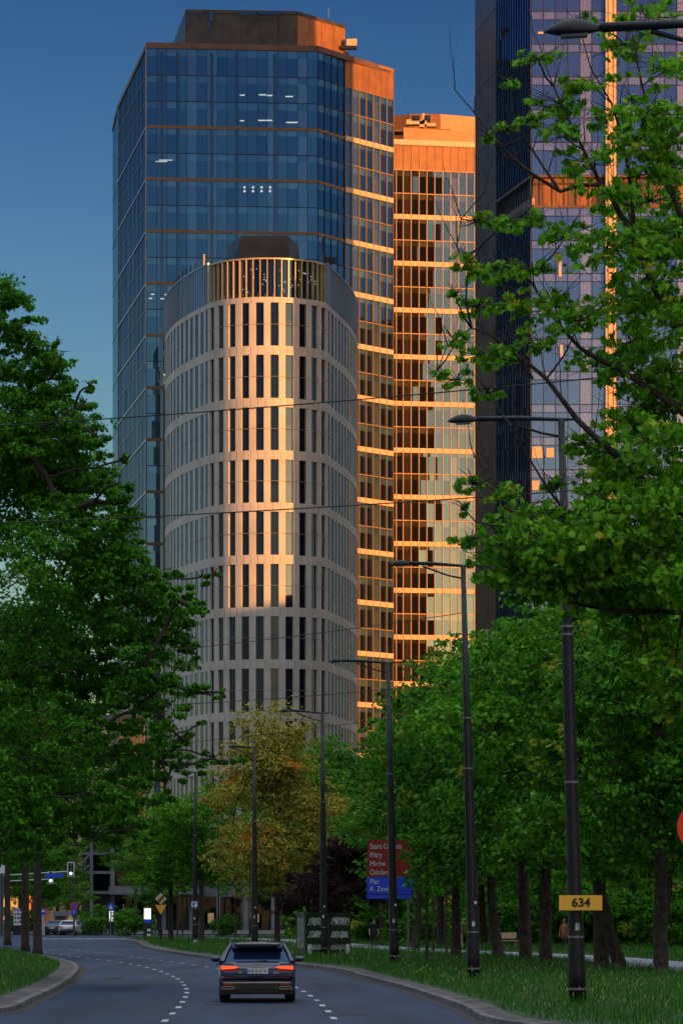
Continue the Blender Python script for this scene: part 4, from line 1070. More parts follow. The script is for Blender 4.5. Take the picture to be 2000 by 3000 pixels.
        for s in (1,-1): MB().box((s*hw*.72,L-.12,.62),(.3,.2,.12)).build('headlight',M['lens'],t)
    return t
make_car((X(753,86.0),86.0,.006),R(1.2),M['carpaint'],'dark blue estate car driving away with lit orange-red tail lamps')
make_car((X(197,345),345,.006),R(-4),M['carwhite'],'pale silver hatchback seen from behind, waiting at the junction',L=4.2,W=1.8,H=1.5,estate=True,lit=False,detail=False)
make_car((X(152,350),350,.006),R(-12),M['carblack'],'black car just left of the pale hatchback at the junction',L=4.4,W=1.8,H=1.45,estate=False,lit=False,detail=False)
make_car((X(262,362),362,.12),R(80),M['carblack'],'dark car parked crosswise behind the bollards, right of the pale hatchback',L=4.2,W=1.75,H=1.45,estate=False,lit=False,detail=False)

# ------------------------------------------------------------- people
def skin_body(name,joints,edges,mats,parent,assign):
    me=bpy.data.meshes.new(name); me.from_pydata([j[0] for j in joints],edges,[])
    o=bpy.data.objects.new(name,me); COL.objects.link(o)
    md=o.modifiers.new('s','SKIN'); md.use_smooth_shade=True
    for i,j in enumerate(joints):
        sv=me.skin_vertices[0].data[i]; sv.radius=(j[1],j[2] if len(j)>2 else j[1]); sv.use_root=(i==0)
    ss=o.modifiers.new('u','SUBSURF'); ss.levels=1; ss.render_levels=1
    bpy.context.view_layer.update()
    m2=bpy.data.meshes.new_from_object(o.evaluated_get(bpy.context.evaluated_depsgraph_get())); bpy.data.objects.remove(o)
    m2.materials.clear()
    for m_ in mats: m2.materials.append(m_)
    for p in m2.polygons: p.material_index=assign(p.center); p.use_smooth=True
    q=bpy.data.objects.new(name,m2); COL.objects.link(q); q.parent=parent; return q
def person(loc,rz,h,top,trou,hair,label,stride=.25,coat=False,seated=False,short=False):
    t=empty('person',loc,rz,label=label,cat='person'); s=h/1.75
    S=lambda *p:(p[0]*s,p[1]*s,p[2]*s)
    st=stride
    if seated:
        J=[(S(0,0,.95),.13*s,.10*s),(S(0,.10,1.18),.13*s,.10*s),(S(0,.2,1.38),.16*s,.10*s),(S(0,.25,1.50),.05*s),(S(0,.28,1.60),.075*s,.09*s),(S(0,.29,1.68),.08*s,.09*s),
           (S(-.10,.02,.90),.09*s),(S(-.11,.40,.72),.065*s),(S(-.11,.25,.38),.045*s),(S(-.11,.36,.33),.04*s),
           (S(.10,.02,.90),.09*s),(S(.11,.36,.85),.065*s),(S(.11,.28,.55),.045*s),(S(.11,.38,.50),.04*s),
           (S(-.19,.2,1.40),.055*s),(S(-.22,.38,1.2),.042*s),(S(-.2,.6,1.1),.032*s),(S(.19,.2,1.40),.055*s),(S(.22,.38,1.2),.042*s),(S(.2,.6,1.1),.032*s)]
    else:
        J=[(S(0,0,.93),.135*s,.10*s),(S(0,0,1.15),.12*s,.09*s),(S(0,.0,1.38),.155*s,.10*s),(S(0,.01,1.50),.05*s),(S(0,.02,1.60),.072*s,.09*s),(S(0,.02,1.68),.075*s,.09*s),
           (S(-.09,0,.86),.088*s),(S(-.10,st*.45,.48),.062*s),(S(-.10,st*.8,.09),.043*s),(S(-.10,st*.8+.14,.04),.036*s),
           (S(.09,0,.86),.088*s),(S(.10,-st*.2,.48),.062*s),(S(.10,-st*.8,.11),.043*s),(S(.10,-st*.8+.12,.04),.036*s),
           (S(-.20,0,1.40),.055*s),(S(-.26,-st*.2,1.14),.042*s),(S(-.25,st*-.1+.05,.88),.032*s),(S(.20,0,1.40),.055*s),(S(.26,st*.2,1.14),.042*s),(S(.25,st*.5+.05,.88),.032*s)]
    # hands: palm and five short fingers on each forearm
    E=[(0,1),(1,2),(2,3),(3,4),(4,5),(0,6),(6,7),(7,8),(8,9),(0,10),(10,11),(11,12),(12,13),(2,14),(14,15),(15,16),(2,17),(17,18),(18,19)]
    for wj in (16,19):
        a=Vector(J[wj][0]); pv=Vector(J[wj-1][0]); dr=(a-pv).normalized(); pi_=len(J); J.append((tuple(a+dr*.07*s),.028*s,.016*s)); E.append((wj,pi_))
        sd=Vector((0,1,0)).cross(dr).normalized() if not seated else Vector((1,0,0))
        sd=dr.cross(Vector((1,0,0))).normalized()
        for f,(off,ln) in enumerate(((-.027,.06),(-.009,.075),(.009,.07),(.026,.055))):
            k=len(J); J.append((tuple(a+dr*(.10*s)+sd*off*s),.009*s)); J.append((tuple(a+dr*(.10+ln)*s+sd*off*1.1*s),.007*s)); E+= [(pi_,k),(k,k+1)]
        k=len(J); J.append((tuple(a+dr*.05*s+sd*.045*s),.010*s)); J.append((tuple(a+dr*.09*s+sd*.06*s),.008*s)); E+=[(wj,k),(k,k+1)]
    def asg(c):
        z=c.z/s; ax=abs(c.x)/s
        if z>1.49 + (.03 if seated else 0): return 2
        if seated: return 0 if z>.98 else 1
        if ax>.19 and z<(1.15 if short else .93): return 2
        if z<.09: return 3
        return 0 if z>.93 else 1
    skin_body('body',J,E,[top,trou,M['skin'],M['black']],t,asg)
    c=Vector(J[5][0]); m=MB(); m.tube([c+Vector((0,-.01,-.05))*s,c+Vector((0,-.02,.02))*s,c+Vector((0,-.015,.075))*s,c+Vector((0,-.01,.10))*s],[.080*s,.092*s,.075*s,.03*s],12)
    m.build('hair',hair,t,smooth=True)
    f=MB(); 
    for e in (-.028,.028): f.box((c.x+e*s,c.y+.083*s,c.z-.02*s),(.02*s,.012*s,.01*s))
    f.box((c.x,c.y+.088*s,c.z-.085*s),(.04*s,.01*s,.008*s)); f.build('facial_feature',M['clothgrey'],t)
    MB().tube([(c.x,c.y+.085*s,c.z-.03*s),(c.x,c.y+.108*s,c.z-.055*s),(c.x,c.y+.09*s,c.z-.06*s)],.010*s,5).build('nose',M['skin'],t)
    if coat:
        m=MB(); m.tube([S(0,0,1.44),S(0,0,1.30),S(0,0,1.0),S(0,0,.62)],[.12*s,.175*s,.17*s,.23*s],14); m.build('coat',top,t,smooth=True)
    return t
person((X(1095,206),206,.146),R(178),1.72,M['clothblack'],M['clothblack'],M['hairm'],'person in black T-shirt and trousers walking towards the camera on the footpath',short=True)
person((X(1652,196),196,.146),R(150),1.70,M['clothtan'],M['clothgrey'],M['clothtan'],'person in a tan coat half hidden behind the 634 lamp column',coat=True,stride=.1)
person((X(1346,197),197,.146),R(20),1.72,M['clothgrey'],M['skin'],M['hairm'],'person with dark top and bare legs beside a trunk, left of the second lamp')
person((X(584,330),330,.02),R(-80),1.72,M['clothwhite'],M['clothblack'],M['hairm'],'person in white top and black trousers beside the farthest lamp column')
person((X(457,338),338,.02),R(90),1.7,M['clothgrey'],M['clothgrey'],M['hairm'],'person in grey standing under the give-way triangle at the far pavement',stride=.1)
person((X(302,356),356,.12),R(0),1.74,M['clothblack'],M['clothblack'],M['hairm'],'person in dark clothes standing behind the bicycle',stride=.1)
def bicycle(loc,rz,label):
    t=empty('bicycle',loc,rz,label=label,cat='bicycle')
    for y in (-.52,.52):
        w_=MB(); w_.tube([(0,y+.33*math.cos(i*math.pi/10),.34+.33*math.sin(i*math.pi/10)) for i in range(21)],.018,5,cap=False); o=w_.build('wheel',M['tyre'],t)
        q=MB(); 
        for i in range(6): q.tube([(0,y,.34),(0,y+.32*math.cos(i*math.pi/3),.34+.32*math.sin(i*math.pi/3))],.003,3)
        k=q.build('spoke',M['rim']); k.parent=o
    m=MB(); m.tube([(0,-.52,.34),(0,-.08,.30),(0,.40,.78),(0,-.18,.80),(0,-.52,.34)],.018,6); m.tube([(0,-.08,.30),(0,-.20,.88)],.018,6); m.tube([(0,.52,.34),(0,.38,.95)],.018,6); m.build('frame',M['boxgreen'],t)
    MB().box((0,-.21,.92),(.14,.26,.05)).build('saddle',M['black'],t); MB().tube([(-.28,.30,1.0),(0,.38,.97),(.28,.30,1.0)],.014,6).build('handlebar',M['black'],t)
    MB().tube([(0,-.08,.30),(.08,-.08,.30),(.10,-.05,.15)],.012,5).build('pedal',M['rim'],t)
    return t
bicycle((X(320,351),351,.004),R(90),'dark bicycle ridden across the junction before the shop podium')
person((X(322,351),351,.004),R(90-180),1.72,M['clothblack'],M['clothblack'],M['hairm'],'cyclist in black riding the bicycle across the junction',seated=True)

# ------------------------------------------------------------- trees
def norm(v): return v/np.maximum(np.linalg.norm(v,axis=1,keepdims=True),1e-9)
MAPLE=[(0,-.42),(.10,-.16),(.36,-.22),(.30,-.02),(.50,.14),(.26,.14),(.24,.34),(.10,.26),(0,.55),(-.10,.26),(-.24,.34),(-.26,.14),(-.50,.14),(-.30,-.02),(-.36,-.22),(-.10,-.16)]
def leaf_mesh(name,clumps,size,maple=False,flat=.45,up=.38,droop=.0,pads=None,padr=.42):
    """clumps: list of (centre, rx, ry, rz, n). Leaves gather in small flat sprays spread through each clump."""
    C=[];Nn=[];S=[]
    for c,rx,ry,rz,n in clumps:
        k=max(3,int(n/(pads or 38))); 
        v=RNG.normal(size=(k,3)); v=norm(v)*(RNG.random((k,1))**.42)
        pc=v*np.array([rx,ry,rz])
        idx=RNG.integers(0,k,n); pr=padr*min(rx,rz)*(0.6+.8*RNG.random(k))
        q=norm(RNG.normal(size=(n,3)))*(RNG.random((n,1))**.5)*pr[idx][:,None]; q[:,2]*=flat
        q[:,2]-= droop*(q[:,0]**2+q[:,1]**2)/np.maximum(pr[idx],.01)
        p=pc[idx]+q
        out=norm(p+1e-6)
        C.append(p+np.array(c)); Nn.append(norm(np.array([0,0,up])+out*.5+RNG.normal(size=(n,3))*.6))
    C=np.concatenate(C);Nn=np.concatenate(Nn); n=len(C)
    t=norm(np.cross(Nn,RNG.normal(size=(n,3)))); t[:,2]-=droop*.6; t=norm(t); b=norm(np.cross(Nn,t)); nn=np.cross(t,b)
    sz=size*(.45+.95*RNG.random(n))[:,None]
    if maple:
        V=np.zeros((n,17,3)); V[:,0]=C
        for i,(x,y) in enumerate(MAPLE): V[:,i+1]=C+sz*(b*x+t*y)-nn*sz*(.25*(x*x+y*y))*1.2
        idx=[[0,i+1,(i+1)%16+1] for i in range(16)]
        return np_mesh(name,V,17,idx)
    V=np.zeros((n,4,3)); V[:,0]=C-t*sz*.55; V[:,1]=C+b*sz*.34+nn*sz*.10; V[:,2]=C+t*sz*.6; V[:,3]=C-b*sz*.34+nn*sz*.10
    return np_mesh(name,V,4,[[0,1,2],[0,2,3]])
def skeleton(mb,root,rootr,targets,tipr=.02,n=6,start=None,sag=.10,jit=.12,seedl=1):
    """greedy branching: every target joins the nearest node already reached"""
    rd=random.Random(seedl)
    nodes=[Vector(p) for p in root]; par=[i-1 for i in range(len(root))]
    rest=[Vector(t_) for t_ in targets]; base=nodes[-1]
    rest.sort(key=lambda p:(p-base).length)
    first=max(1,len(root)-3)
    for p in rest:
        best=min(range(first,len(nodes)),key=lambda i:(nodes[i]-p).length+.25*(nodes[i]-base).length+(1.2 if nodes[i].z>p.z+.3 else 0))
        a=nodes[best]; dl=(p-a).length
        pi_=best
        if dl>1.2:
            mid=a.lerp(p,.5)+Vector((rd.uniform(-1,1),rd.uniform(-1,1),rd.uniform(-.2,1)))*dl*jit; nodes.append(mid); par.append(pi_); pi_=len(nodes)-1
        nodes.append(p); par.append(pi_)
    w=[0]*len(nodes); leaf=set(range(len(nodes)))-set(par)
    for i in leaf:
        j=i
        while j>=0: w[j]+=1; j=par[j]
    tot=max(1,max(w)); rad=[tipr+(rootr*.62-tipr)*(x/tot)**.55 for x in w]
    for i in range(len(root)): rad[i]=max(rad[i],rootr*(1-.38*i/max(1,len(root)-1)))
    for i in range(len(root),len(nodes)):
        a=nodes[par[i]]; b=nodes[i]; ra=min(rad[par[i]]*.92,rad[i]*1.6); k=4
        pts=[a.lerp(b,u/k)+Vector((rd.uniform(-1,1),rd.uniform(-1,1),rd.uniform(-1,1)))*(0 if u in (0,k) else (b-a).length*.035) for u in range(k+1)]
        mb.tube(pts,[ra+(rad[i]-ra)*u/k for u in range(k+1)],n,cap=False)
    return nodes
def trunk_tube(mb,root,r,n=10):
    k=len(root); rr=[r*(1-.38*i/max(1,k-1)) for i in range(k)]; rr[0]=r*1.45
    pts=[Vector(p) for p in root]; pts.insert(1,pts[0].lerp(pts[1],.12)); rr.insert(1,r*1.08)
    mb.tube(pts,rr,n)
def px_clumps(lst,d,dj,seed,dens,thick=1.0,zf=.75,mn=20):
    rd=random.Random(seed); out=[]
    for q in lst:
        px,py,r=q[:3]; dd=d+ (q[3] if len(q)>3 else rd.uniform(-dj,dj)); c=P(px,py,dd); rr=r/F*dd*(1.18 if r>=60 and thick<1.28 else 1.0)
        out.append((tuple(c),rr*1.05,rr*thick,rr*zf,max(mn,int(dens*rr*rr*(.85 if thick<1.28 and py>1850 else 1)))))
    return out

# 1. big tree on the left, trunk just outside the frame
TL=[(-60,900,120),(20,880,70),(-120,900,150),(60,960,70),(95,1040,90),(165,1000,26),(172,1050,38),(150,1110,70),(40,1180,150),(190,1190,85),(262,1130,24),(250,1180,48),(235,1240,60),(0,1330,170),(180,1330,130),(285,1280,42),(300,1330,40),(60,1480,170),(240,1450,100),(320,1400,32),(375,1345,26),(345,1420,45),(-100,1300,200),(130,1640,160),(320,1560,90),(385,1460,28),(395,1500,40),(330,1650,90),(430,1700,80),(520,1690,55),(590,1690,36),(630,1680,18),(300,1770,150),(480,1790,95),(570,1780,42),(595,1800,24),(100,1850,190),(350,1900,130),(510,1880,70),(575,1920,28),(470,2010,100),(570,2030,46),(625,2035,26),(655,2030,14),(250,2040,90),(390,2080,100),(430,2185,90),(540,2170,50),(590,2120,25),(630,2220,50),(690,2235,28),(555,2240,55),(300,2230,110),(120,2260,100),(20,2180,70),(-80,2100,160),(-60,2300,150),(210,2370,110),(370,2350,100),(480,2310,60),(90,2420,90),(280,2440,60),(-60,2480,120),(0,2000,110)]
TL+=[(30,2340,110),(150,2430,90),(300,2330,90),(420,2420,60),(360,2440,60),(230,2480,50),(20,2490,90),(460,2240,80),(250,2150,70),(330,1980,90),(420,1950,80),(200,1960,110),(480,2100,60),(230,1300,70),(150,1240,80),(330,1480,60),(280,1400,70),(120,1400,120),(60,1300,100),(250,1580,100),(180,1500,90),(390,1620,60),(90,1160,70),(130,1060,40),(520,1760,60),(430,1850,90),(300,1650,100)]
cl=px_clumps(TL,110,3.2,11,1300,thick=1.25,zf=.72)
t=empty('broadleaf_tree',(X(-420,110),110,.1),label='huge dark green tree filling the left side, its trunk outside the picture',cat='tree')
root=[(X(-420,110),110,.1),(X(-400,110),110,3),(X(-330,110),109.8,5.5),(X(-260,110),110,8),(X(-200,110),110,12),(X(-150,110),110.3,16),(X(-120,110),110,19.5)]
m=MB(); trunk_tube(m,root,.5)
bp(m,'trunk',M['bark'],t,smooth=True)
m=MB(); nd=skeleton(m,root,.24,[c[0] for c in cl],tipr=.018,seedl=2,jit=.16)
rd=random.Random(3)
for c in cl:
    for j in range(4):
        a=Vector(c[0]); v=Vector((rd.uniform(-1,1),rd.uniform(-1,1),rd.uniform(-.3,.9))); b=a+Vector((v.x*c[1],v.y*c[2],v.z*c[3]))*.9; mid=a.lerp(b,.5)+Vector((0,0,.1)); m.tube([a,mid,b],[.022,.014,.006],4,cap=False)
bp(m,'branch',M['twig'],t)
o=link('crown',leaf_mesh('crown',cl,.14,pads=70),M['lime']); o.parent=t; o.matrix_parent_inverse=Matrix.Translation(-Vector(t.location))

# 2. maple on the right, close to the camera
TR=[(1575,170,50),(1640,300,70),(1500,235,34),(1725,240,60),(1700,60,30),(1830,130,70),(1900,50,80),(1960,200,85),(1810,330,70),(1570,360,50),(1890,330,80),(1650,400,55),(1480,380,36),(1430,395,18),(1700,470,66),(1850,430,90),(1960,400,90),(1780,560,80),(1900,590,110),(1980,500,80),(1560,300,30),(1400,645,40),(1480,650,50),(1560,640,46),(1660,690,80),(1370,770,44),(1450,790,62),(1560,790,54),(1800,730,110),(1940,740,120),(1330,860,30),(1400,900,54),(1500,890,66),(1620,890,76),(1335,1000,46),(1430,1040,66),(1540,1000,58),(1285,1095,26),(1340,1110,42),(1700,940,80),(1860,880,100),(1970,960,100),(1430,1150,40),(1740,1070,76),(1880,1110,100),(1980,1150,90),(1710,1300,50),(1800,1330,84),(1900,1290,110),(1990,1280,90),(1390,1415,40),(1470,1440,50),(1545,1490,56),(1360,1490,26),(1640,1500,66),(1750,1440,60),(1860,1450,120),(1970,1400,110),(1380,1580,40),(1470,1600,70),(1590,1600,90),(1740,1580,120),(1880,1600,130),(1990,1560,100),(1440,1690,52),(1540,1700,80),(1690,1700,100),(1850,1720,120),(1970,1700,110),(1400,1640,30)]
TR+=[(1880,1850,80),(1960,1900,100),(1995,2000,70),(1905,1950,60),(1975,2080,55),(1600,1560,90),(1680,1640,100),(1520,1640,80),(1780,1680,110),(1900,1480,120),(1820,1500,100),(1700,1540,70),(1960,1620,110),(1620,1720,80),(1480,1530,50),(1900,1200,100),(1950,1080,100),(1850,1240,80),(1920,840,100),(1990,900,90),(1980,700,90),(1900,700,80),(1850,1000,80),(1760,1380,70),(1990,350,80),(1930,500,70),(1640,1420,40),(1560,1560,70),(1990,1700,100),(1740,1760,70),(1860,1790,70)]
cl=px_clumps(TR,62,1.6,21,2300,thick=1.3,zf=.55,mn=16)
# sparser towards the outer tips of the top
cl2=[]
for q,c in zip(TR,cl):
    f=.38 if q[1]<600 else (.42 if q[1]<1300 else .60)
    cl2.append((c[0],c[1]*1.35,c[2]*1.3,c[3]*1.25,max(14,int(c[4]*f))))
cl=cl2
t=empty('maple_tree',(X(2330,62),62,.13),label='large maple with bright lobed leaves and bare twigs filling the upper right',cat='tree')
root=[(X(2330,62),62,.1),(X(2320,62),62,3.2),(X(2290,62),62,5.5),(X(2240,62),62,7.5),(X(2170,62),62,9.5),(X(2130,62),62,12.0),(X(2100,62),62,14.5)]
m=MB(); trunk_tube(m,root,.33); bp(m,'trunk',M['bark'],t,smooth=True)
def limb(m,pts,r0,r1,d0=62):
    q=[P(px,py,d0+dz) for px,py,dz in pts]; q=catmull(q,.35); k=len(q)
    m.tube(q,[r0+(r1-r0)*(i/(k-1))**.8 for i in range(k)],7,cap=False); return q
limbs=MB(); twigs=MB(); rd=random.Random(9)
Lp=[]
for pts,r0,r1 in ((((2240,1500,0),(2000,1500,0),(1800,1330,-.3),(1690,1230,-.4),(1600,1110,-.3),(1500,1030,0),(1400,950,.3)),.13,.015),
    (((2170,1350,0),(1990,1200,.2),(1810,1080,.3),(1700,1020,.4),(1600,900,.6),(1540,800,.6),(1470,740,.8)),.10,.012),
    (((2150,1150,0),(1950,900,0),(1860,720,.2),(1760,540,.2),(1640,560,.0),(1560,510,-.2),(1470,430,-.3),(1390,330,-.3),(1332,262,-.4)),.11,.008),
    (((1760,540,.2),(1680,380,.3),(1620,250,.3),(1590,170,.3)),.04,.008),
    (((1860,720,.2),(1840,500,0),(1790,300,-.2),(1730,200,-.3),(1700,90,-.3)),.05,.008),
    (((2130,900,0),(2000,650,0),(1930,420,.2),(1880,250,.3),(1850,90,.3)),.08,.01),
    (((2300,1850,0),(2000,1795,0),(1800,1790,-.2),(1690,1770,-.3),(1600,1745,-.3),(1520,1700,-.2),(1480,1620,0),(1440,1540,.2)),.085,.012),
    (((2100,1700,.2),(1900,1640,.3),(1750,1560,.4),(1640,1480,.4),(1560,1360,.3),(1500,1250,.4)),.06,.010),
    (((1560,1110,-.2),(1480,1000,-.2),(1380,960,-.1),(1310,1010,0),(1280,1085,0)),.03,.007),
    (((1500,1500,.1),(1440,1400,.2),(1390,1340,.2)),.025,.007),
    (((1640,560,0),(1560,440,.3),(1500,330,.3),(1490,230,.3)),.03,.006),
    (((1420,560,.2),(1350,640,.2),(1340,720,.2),(1352,760,.2)),.012,.006)):
    Lp+=limb(limbs,pts,r0,r1)
nodes=Lp
for c in cl:
    p=Vector(c[0]); a=min(nodes,key=lambda q:(q-p).length+ (.4 if q.z>p.z else 0)); L=(p-a).length
    mid=a.lerp(p,.5)+Vector((rd.uniform(-.1,.1),rd.uniform(-.1,.1),-.06*L))*1.0
    r=min(.035,.012+.008*L); twigs.tube([a,mid,p],[r,r*.75,r*.5],5,cap=False)
    for j in range(14):
        v=Vector((rd.uniform(-1.2,1.2),rd.uniform(-1,1),rd.uniform(-.5,1.2))); b=p+Vector((v.x*c[1],v.y*c[2],v.z*c[3]*1.5)); k=p.lerp(b,.5)+Vector((0,0,rd.uniform(-.05,.05)))
        twigs.tube([p,k,b],[.010,.007,.003],4,cap=False)
# bare upward twigs along the outer limbs
for q in rd.sample(nodes,70):
    if q.z>8:
        b=q
        dx=rd.uniform(-.35,.25); pts=[q]
        for k in range(1,5): pts.append(q+Vector((dx*k/4*1.4+rd.uniform(-.03,.03),rd.uniform(-.1,.1)*k,k*.26)))
        twigs.tube(pts,[.012,.009,.007,.005,.003],4,cap=False)
bp(limbs,'limb',M['bark'],t,smooth=True); bp(twigs,'twig',M['twig'],t)
o=link('crown',leaf_mesh('crown',cl,.16,maple=True,flat=.35,up=.30,droop=.35,pads=10,padr=.62),M['maple']); o.parent=t; o.matrix_parent_inverse=Matrix.Translation(-Vector(t.location))

# 3. ordinary trees: two prototypes of green park trees, then copies with their own place, size and turn
def proto(name,seed,h,rc,zc0,mat,leaf=.15,n=15000,label='',cat='tree',group=None,lean=0,nclump=34,trunk=.22,loc=(0,0,0),shape=1.0):
    rd=random.Random(seed); t=empty(name,loc,label=label,cat=cat,group=group)
    cz=(zc0+h)/2; rz=(h-zc0)/2; cl=[]
    for i in range(nclump):
        u=rd.uniform(-1,1); a=rd.uniform(0,6.283); rr=math.sqrt(max(0,1-u*u)); f=rd.uniform(.40,1.06)
        w=1.0-(.35*shape if u>0 else 0)*u
        s=rd.uniform(.15,.46)*rc
        p=(math.cos(a)*rr*f*rc*w+lean*.6,math.sin(a)*rr*f*rc*w,cz+u*f*rz)
        cl.append((p,s*1.25,s*1.25,s*.8,int(n/nclump*(s/(.32*rc))**2)))
    root=[(0,0,-.05),(lean*.3,0,zc0*.5),(lean*.5,0,zc0),(lean*.6,0,cz),(lean*.6,0,cz+rz*.5)]
    m=MB(); trunk_tube(m,root,trunk); m.build('trunk',M['bark'],t,smooth=True)
    m=MB(); skeleton(m,root,trunk*.8,[c[0] for c in cl],tipr=.02,seedl=seed); m.build('branch',M['bark'],t)
    link('crown',leaf_mesh('crown',cl,leaf,pads=30),mat,t)
    return t
GR='green trees of the park right of the road'
pA=proto('park_tree',31,12.5,4.2,3.0,M['lime2'],leaf=.18,n=30000,label='x',group=GR)
pB=proto('park_tree',47,13.5,4.4,2.6,M['lime2'],leaf=.18,n=30000,label='x',group=GR,lean=1.4)
pC=proto('park_tree',59,12.0,4.0,3.2,M['lime'],leaf=.18,n=28000,label='x',group=GR,lean=-.5)
used=set(); used_n=[]
M['park3']=leafmat('yellowish_park_leaf',(.03,.13,.012),(.12,.34,.03),(.42,.42,.04),.60,.4)
def place(p,px,d,s,rz,label,zs=1.0,group=GR,mat=None):
    o=p if id(p) not in used else copy_tree(p); used.add(id(p))
    o.location=(X(px,d),d,.1); o.scale=(s,s,s*zs); o.rotation_euler=(0,0,rz)
    o['label']=label; o['group']=group
    if mat:
        for ch in o.children:
            if ch.name.startswith('crown'):
                ch.material_slots[0].link='OBJECT'; ch.material_slots[0].material=M[mat]
    return o
for a in ((pA,1335,163,1.08,.3,'park tree behind the lamp post next to the direction sign, straight thin trunk'),
          (pB,1463,159,1.16,2.0,'park tree halfway between the second lamp and the 634 lamp'),
          (pC,1540,152,1.26,1.1,'park tree with leaning trunk just left of the 634 sign, first of a close pair'),
          (pA,1598,143,1.20,3.9,'park tree with stout trunk just left of the 634 sign, second of a close pair'),
          (pB,1822,125,1.12,3.1,'park tree with strongly leaning trunk right of the 634 sign'),
          (pC,1762,131,1.28,5.0,'park tree with straight trunk just right of the 634 sign'),
          (pA,1935,119,1.15,5.6,'park tree with thin trunk nearest the right picture edge'),
          (pB,2080,128,1.2,.8,'park tree mostly cut off by the right picture edge'),
          (pC,1215,196,1.02,2.7,'park tree just right of the maroon and blue direction sign'),
          (pA,1290,215,1.12,1.9,'dark park tree beyond the footpath, left of the second lamp column'),
          (pB,1420,225,1.25,4.4,'dark park tree beyond the footpath, right of the second lamp column'),
          (pC,1600,215,1.3,.5,'dark tree beyond the footpath, behind the 634 lamp column'),
          (pA,1760,205,1.3,2.9,'dark tree beyond the footpath, right of the 634 lamp column'),
          (pB,1930,190,1.25,5.2,'dark tree beyond the footpath near the right picture edge'),
          (pC,1120,250,1.25,4.0,'dark tree behind the direction sign'),
          (pA,1000,285,1.36,.9,'dark tree behind the lamp in front of the graffiti box, right of the rusty tree'),
          (pB,900,300,1.32,2.2,'dark tree peeping over the right shoulder of the rusty tree'),
          (pC,735,315,1.05,3.3,'dark tree behind the rusty tree on its left')):
    place(*a,mat=('lime2','lime','park3',None,'fresh','lime2')[len(used_n)%6]); used_n.append(1)
for i,(px,nm) in enumerate(((1010,'behind the plum trees'),(1130,'straight behind the direction sign'),(1250,'between the direction sign and the second lamp'),(1400,'right behind the second lamp'),(1540,'behind the close pair of trunks'),(1690,'behind the 634 plate'),(1810,'behind the strongly leaning trunk'),(1930,'behind the thin right trunk'),(2060,'at the right picture edge'))):
    place((pA,pC,pB)[i%3],px,330+8*(i%3),1.0,i*1.7,'back park tree '+nm)
    place((pC,pA,pB)[i%3],px+50,300,.55,i*2.1,'low dense back-row tree '+nm)
GL='green trees around the junction on the left'
pI=proto('island_tree',77,18.0,4.4,6.6,M['lime'],leaf=.18,n=24000,label='x')
pD=proto('street_tree',71,12.8,3.6,3.2,M['fresh'],leaf=.17,n=28000,label='x',group=GL)
for a in ((pD,590,255,1.02,.2,'fresh bright green tree just left of the rusty tree'),
          (pD,500,262,.92,2.5,'fresh green tree behind the give-way triangle'),
          (pC,470,310,.85,1.0,'darker green tree left of the give-way triangle, in front of the shop podium'),
          (pI,22,235,1.0,2.2,'green tree whose trunk stands left of the pair of dark trunks'),
          (pC,215,376,.5,4.0,'low green tree behind the blue arrow sign'),
          (pA,120,385,.85,5.0,'green tree behind the traffic signals, left part of the far tree group'),
          (pB,-20,370,1.1,1.0,'green tree at the far left picture edge beyond the junction'),
          (pC,95,400,1.15,3.0,'green tree beyond the kiosk, between the pair of trunks and the picture edge')):
    place(*a[:6],group=GL)
place(pI,398,402,1.0,2.2,'tall tree rising behind the wide glowing advert panel',group=GL,mat='fresh'); place(pA,60,430,1.2,.4,'dark tree in front of the cream building near the left picture edge',group=GL); place(pC,170,425,1.1,1.4,'dark tree in front of the scaffolding of the cream building',group=GL)
# pair of dark trunks on the island
place(pI,74,192,1.0,4.0,'tree with the thinner left trunk of the pair standing on the island',group='pair of trees on the island')
place(pI,110,177,1.0,1.2,'tree with the thicker right trunk of the pair standing on the island',group='pair of trees on the island')
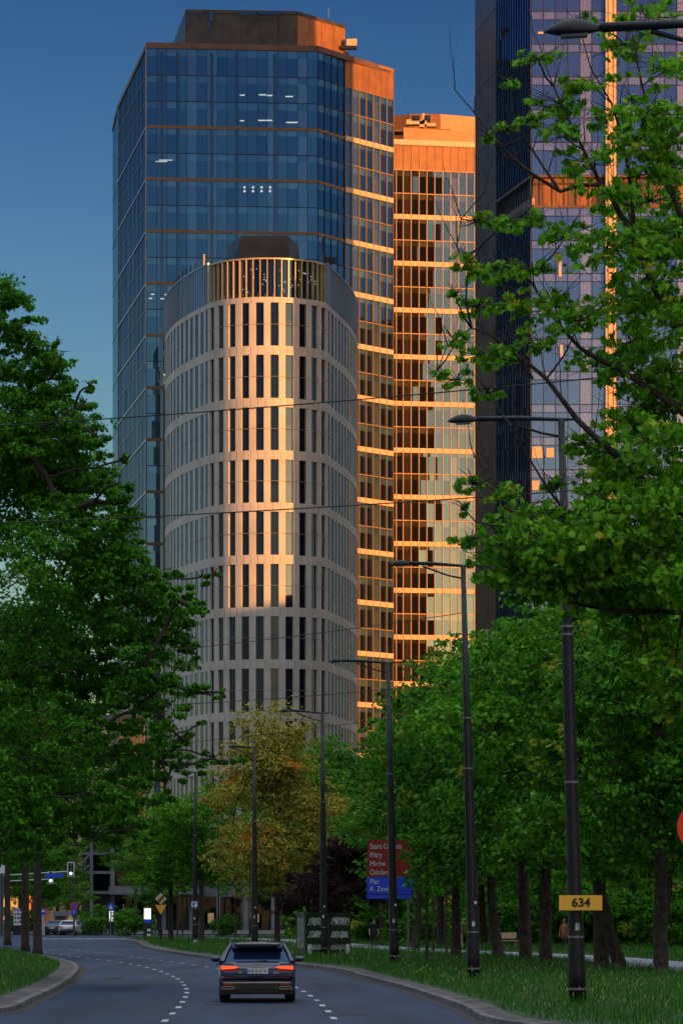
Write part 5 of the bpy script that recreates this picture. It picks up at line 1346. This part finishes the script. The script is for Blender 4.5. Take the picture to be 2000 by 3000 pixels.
# 4. rusty tree and plum tree
rt=proto('rusty_tree',83,15.0,5.0,2.0,M['rust'],leaf=.18,n=52000,label='tree with rusty orange and olive leaves in the middle behind the car',nclump=46,loc=(X(812,238),238,.1),shape=1.3)
pt_=proto('plum_tree',91,9.0,3.4,1.2,M['plum'],leaf=.17,n=24000,label='small tree with very dark purple leaves behind the graffiti box',nclump=26,loc=(X(1000,222),222,.1))
pt2=copy_tree(pt_); pt2.scale=(.6,.6,.6); pt_.scale=(.8,.8,.85); pt2.location=(X(905,228),228,.1); pt2.rotation_euler=(0,0,2); pt2['label']='second dark purple tree, between the rusty tree and the graffiti box'
# 5. bushes beyond the footpath
def bushp(seed,mat,label):
    t=proto('bush',seed,3.2,2.6,.1,mat,leaf=.18,n=9000,label=label,cat='bush',group='dark bushes beyond the footpath',nclump=18,trunk=.07); return t
bA=bushp(101,M['lime'],'x'); bB=bushp(103,M['lime2'],'x')
rd=random.Random(12)
names=['behind the graffiti box','left of the walking person in black','right of the walking person in black','behind the direction sign posts','left of the bare-legged person','behind the second lamp','right of the second lamp','left of the bench','right of the bench','left of the person in the tan coat','behind the 634 lamp','right of the 634 lamp','behind the leaning trunk','between the leaning trunk and the thin trunk','behind the thin trunk at right','at the right picture edge']
for i,nm in enumerate(names):
    px=960+i*72; d=262-i*3.2+rd.uniform(-6,6)
    o=place(bA if i%2 else bB,px,d,rd.uniform(.95,1.35),rd.uniform(0,6),'dark leafy bush beyond the footpath '+nm,group='dark bushes beyond the footpath')
for i,(px,d,nm) in enumerate(((300,345,'beside the crossing sign'),(395,330,'before the shop podium, left of the wide advert panel'),(20,400,'at the left picture edge beyond the junction'),(75,400,'beyond the parked cars to their left'),(240,372,'behind the black bollards'),(660,318,'behind the car, left of its roof'),(880,300,'behind the green box to its left'))):
    place(bA if i%2 else bB,px,d,.8 if i<4 else .62,i*1.3,'low green bush '+nm,group='low bushes around the junction')
# slim young trunks with small crowns along the far walk
yt=proto('young_tree',121,6.5,1.5,3.2,M['fresh'],leaf=.16,n=2600,label='x',group='slim young trees along the far walk',nclump=12,trunk=.08)
for i,(px,d,nm) in enumerate(((520,300,'right of the give-way triangle'),(535,306,'nearest the farthest lamp, on its left'),(640,290,'left behind the dark blue car'),(690,292,'behind the roof of the dark blue car'),(1269,176,'left of the lamp next to the direction sign, thin trunk'),(1307,172,'with thin trunk close to the second lamp column'),(1250,144,'right beside the direction sign'))):
    place(yt,px,d,1.0 if i<4 else .85,i*1.1,'slim young tree '+nm,group='slim young trees along the far walk')
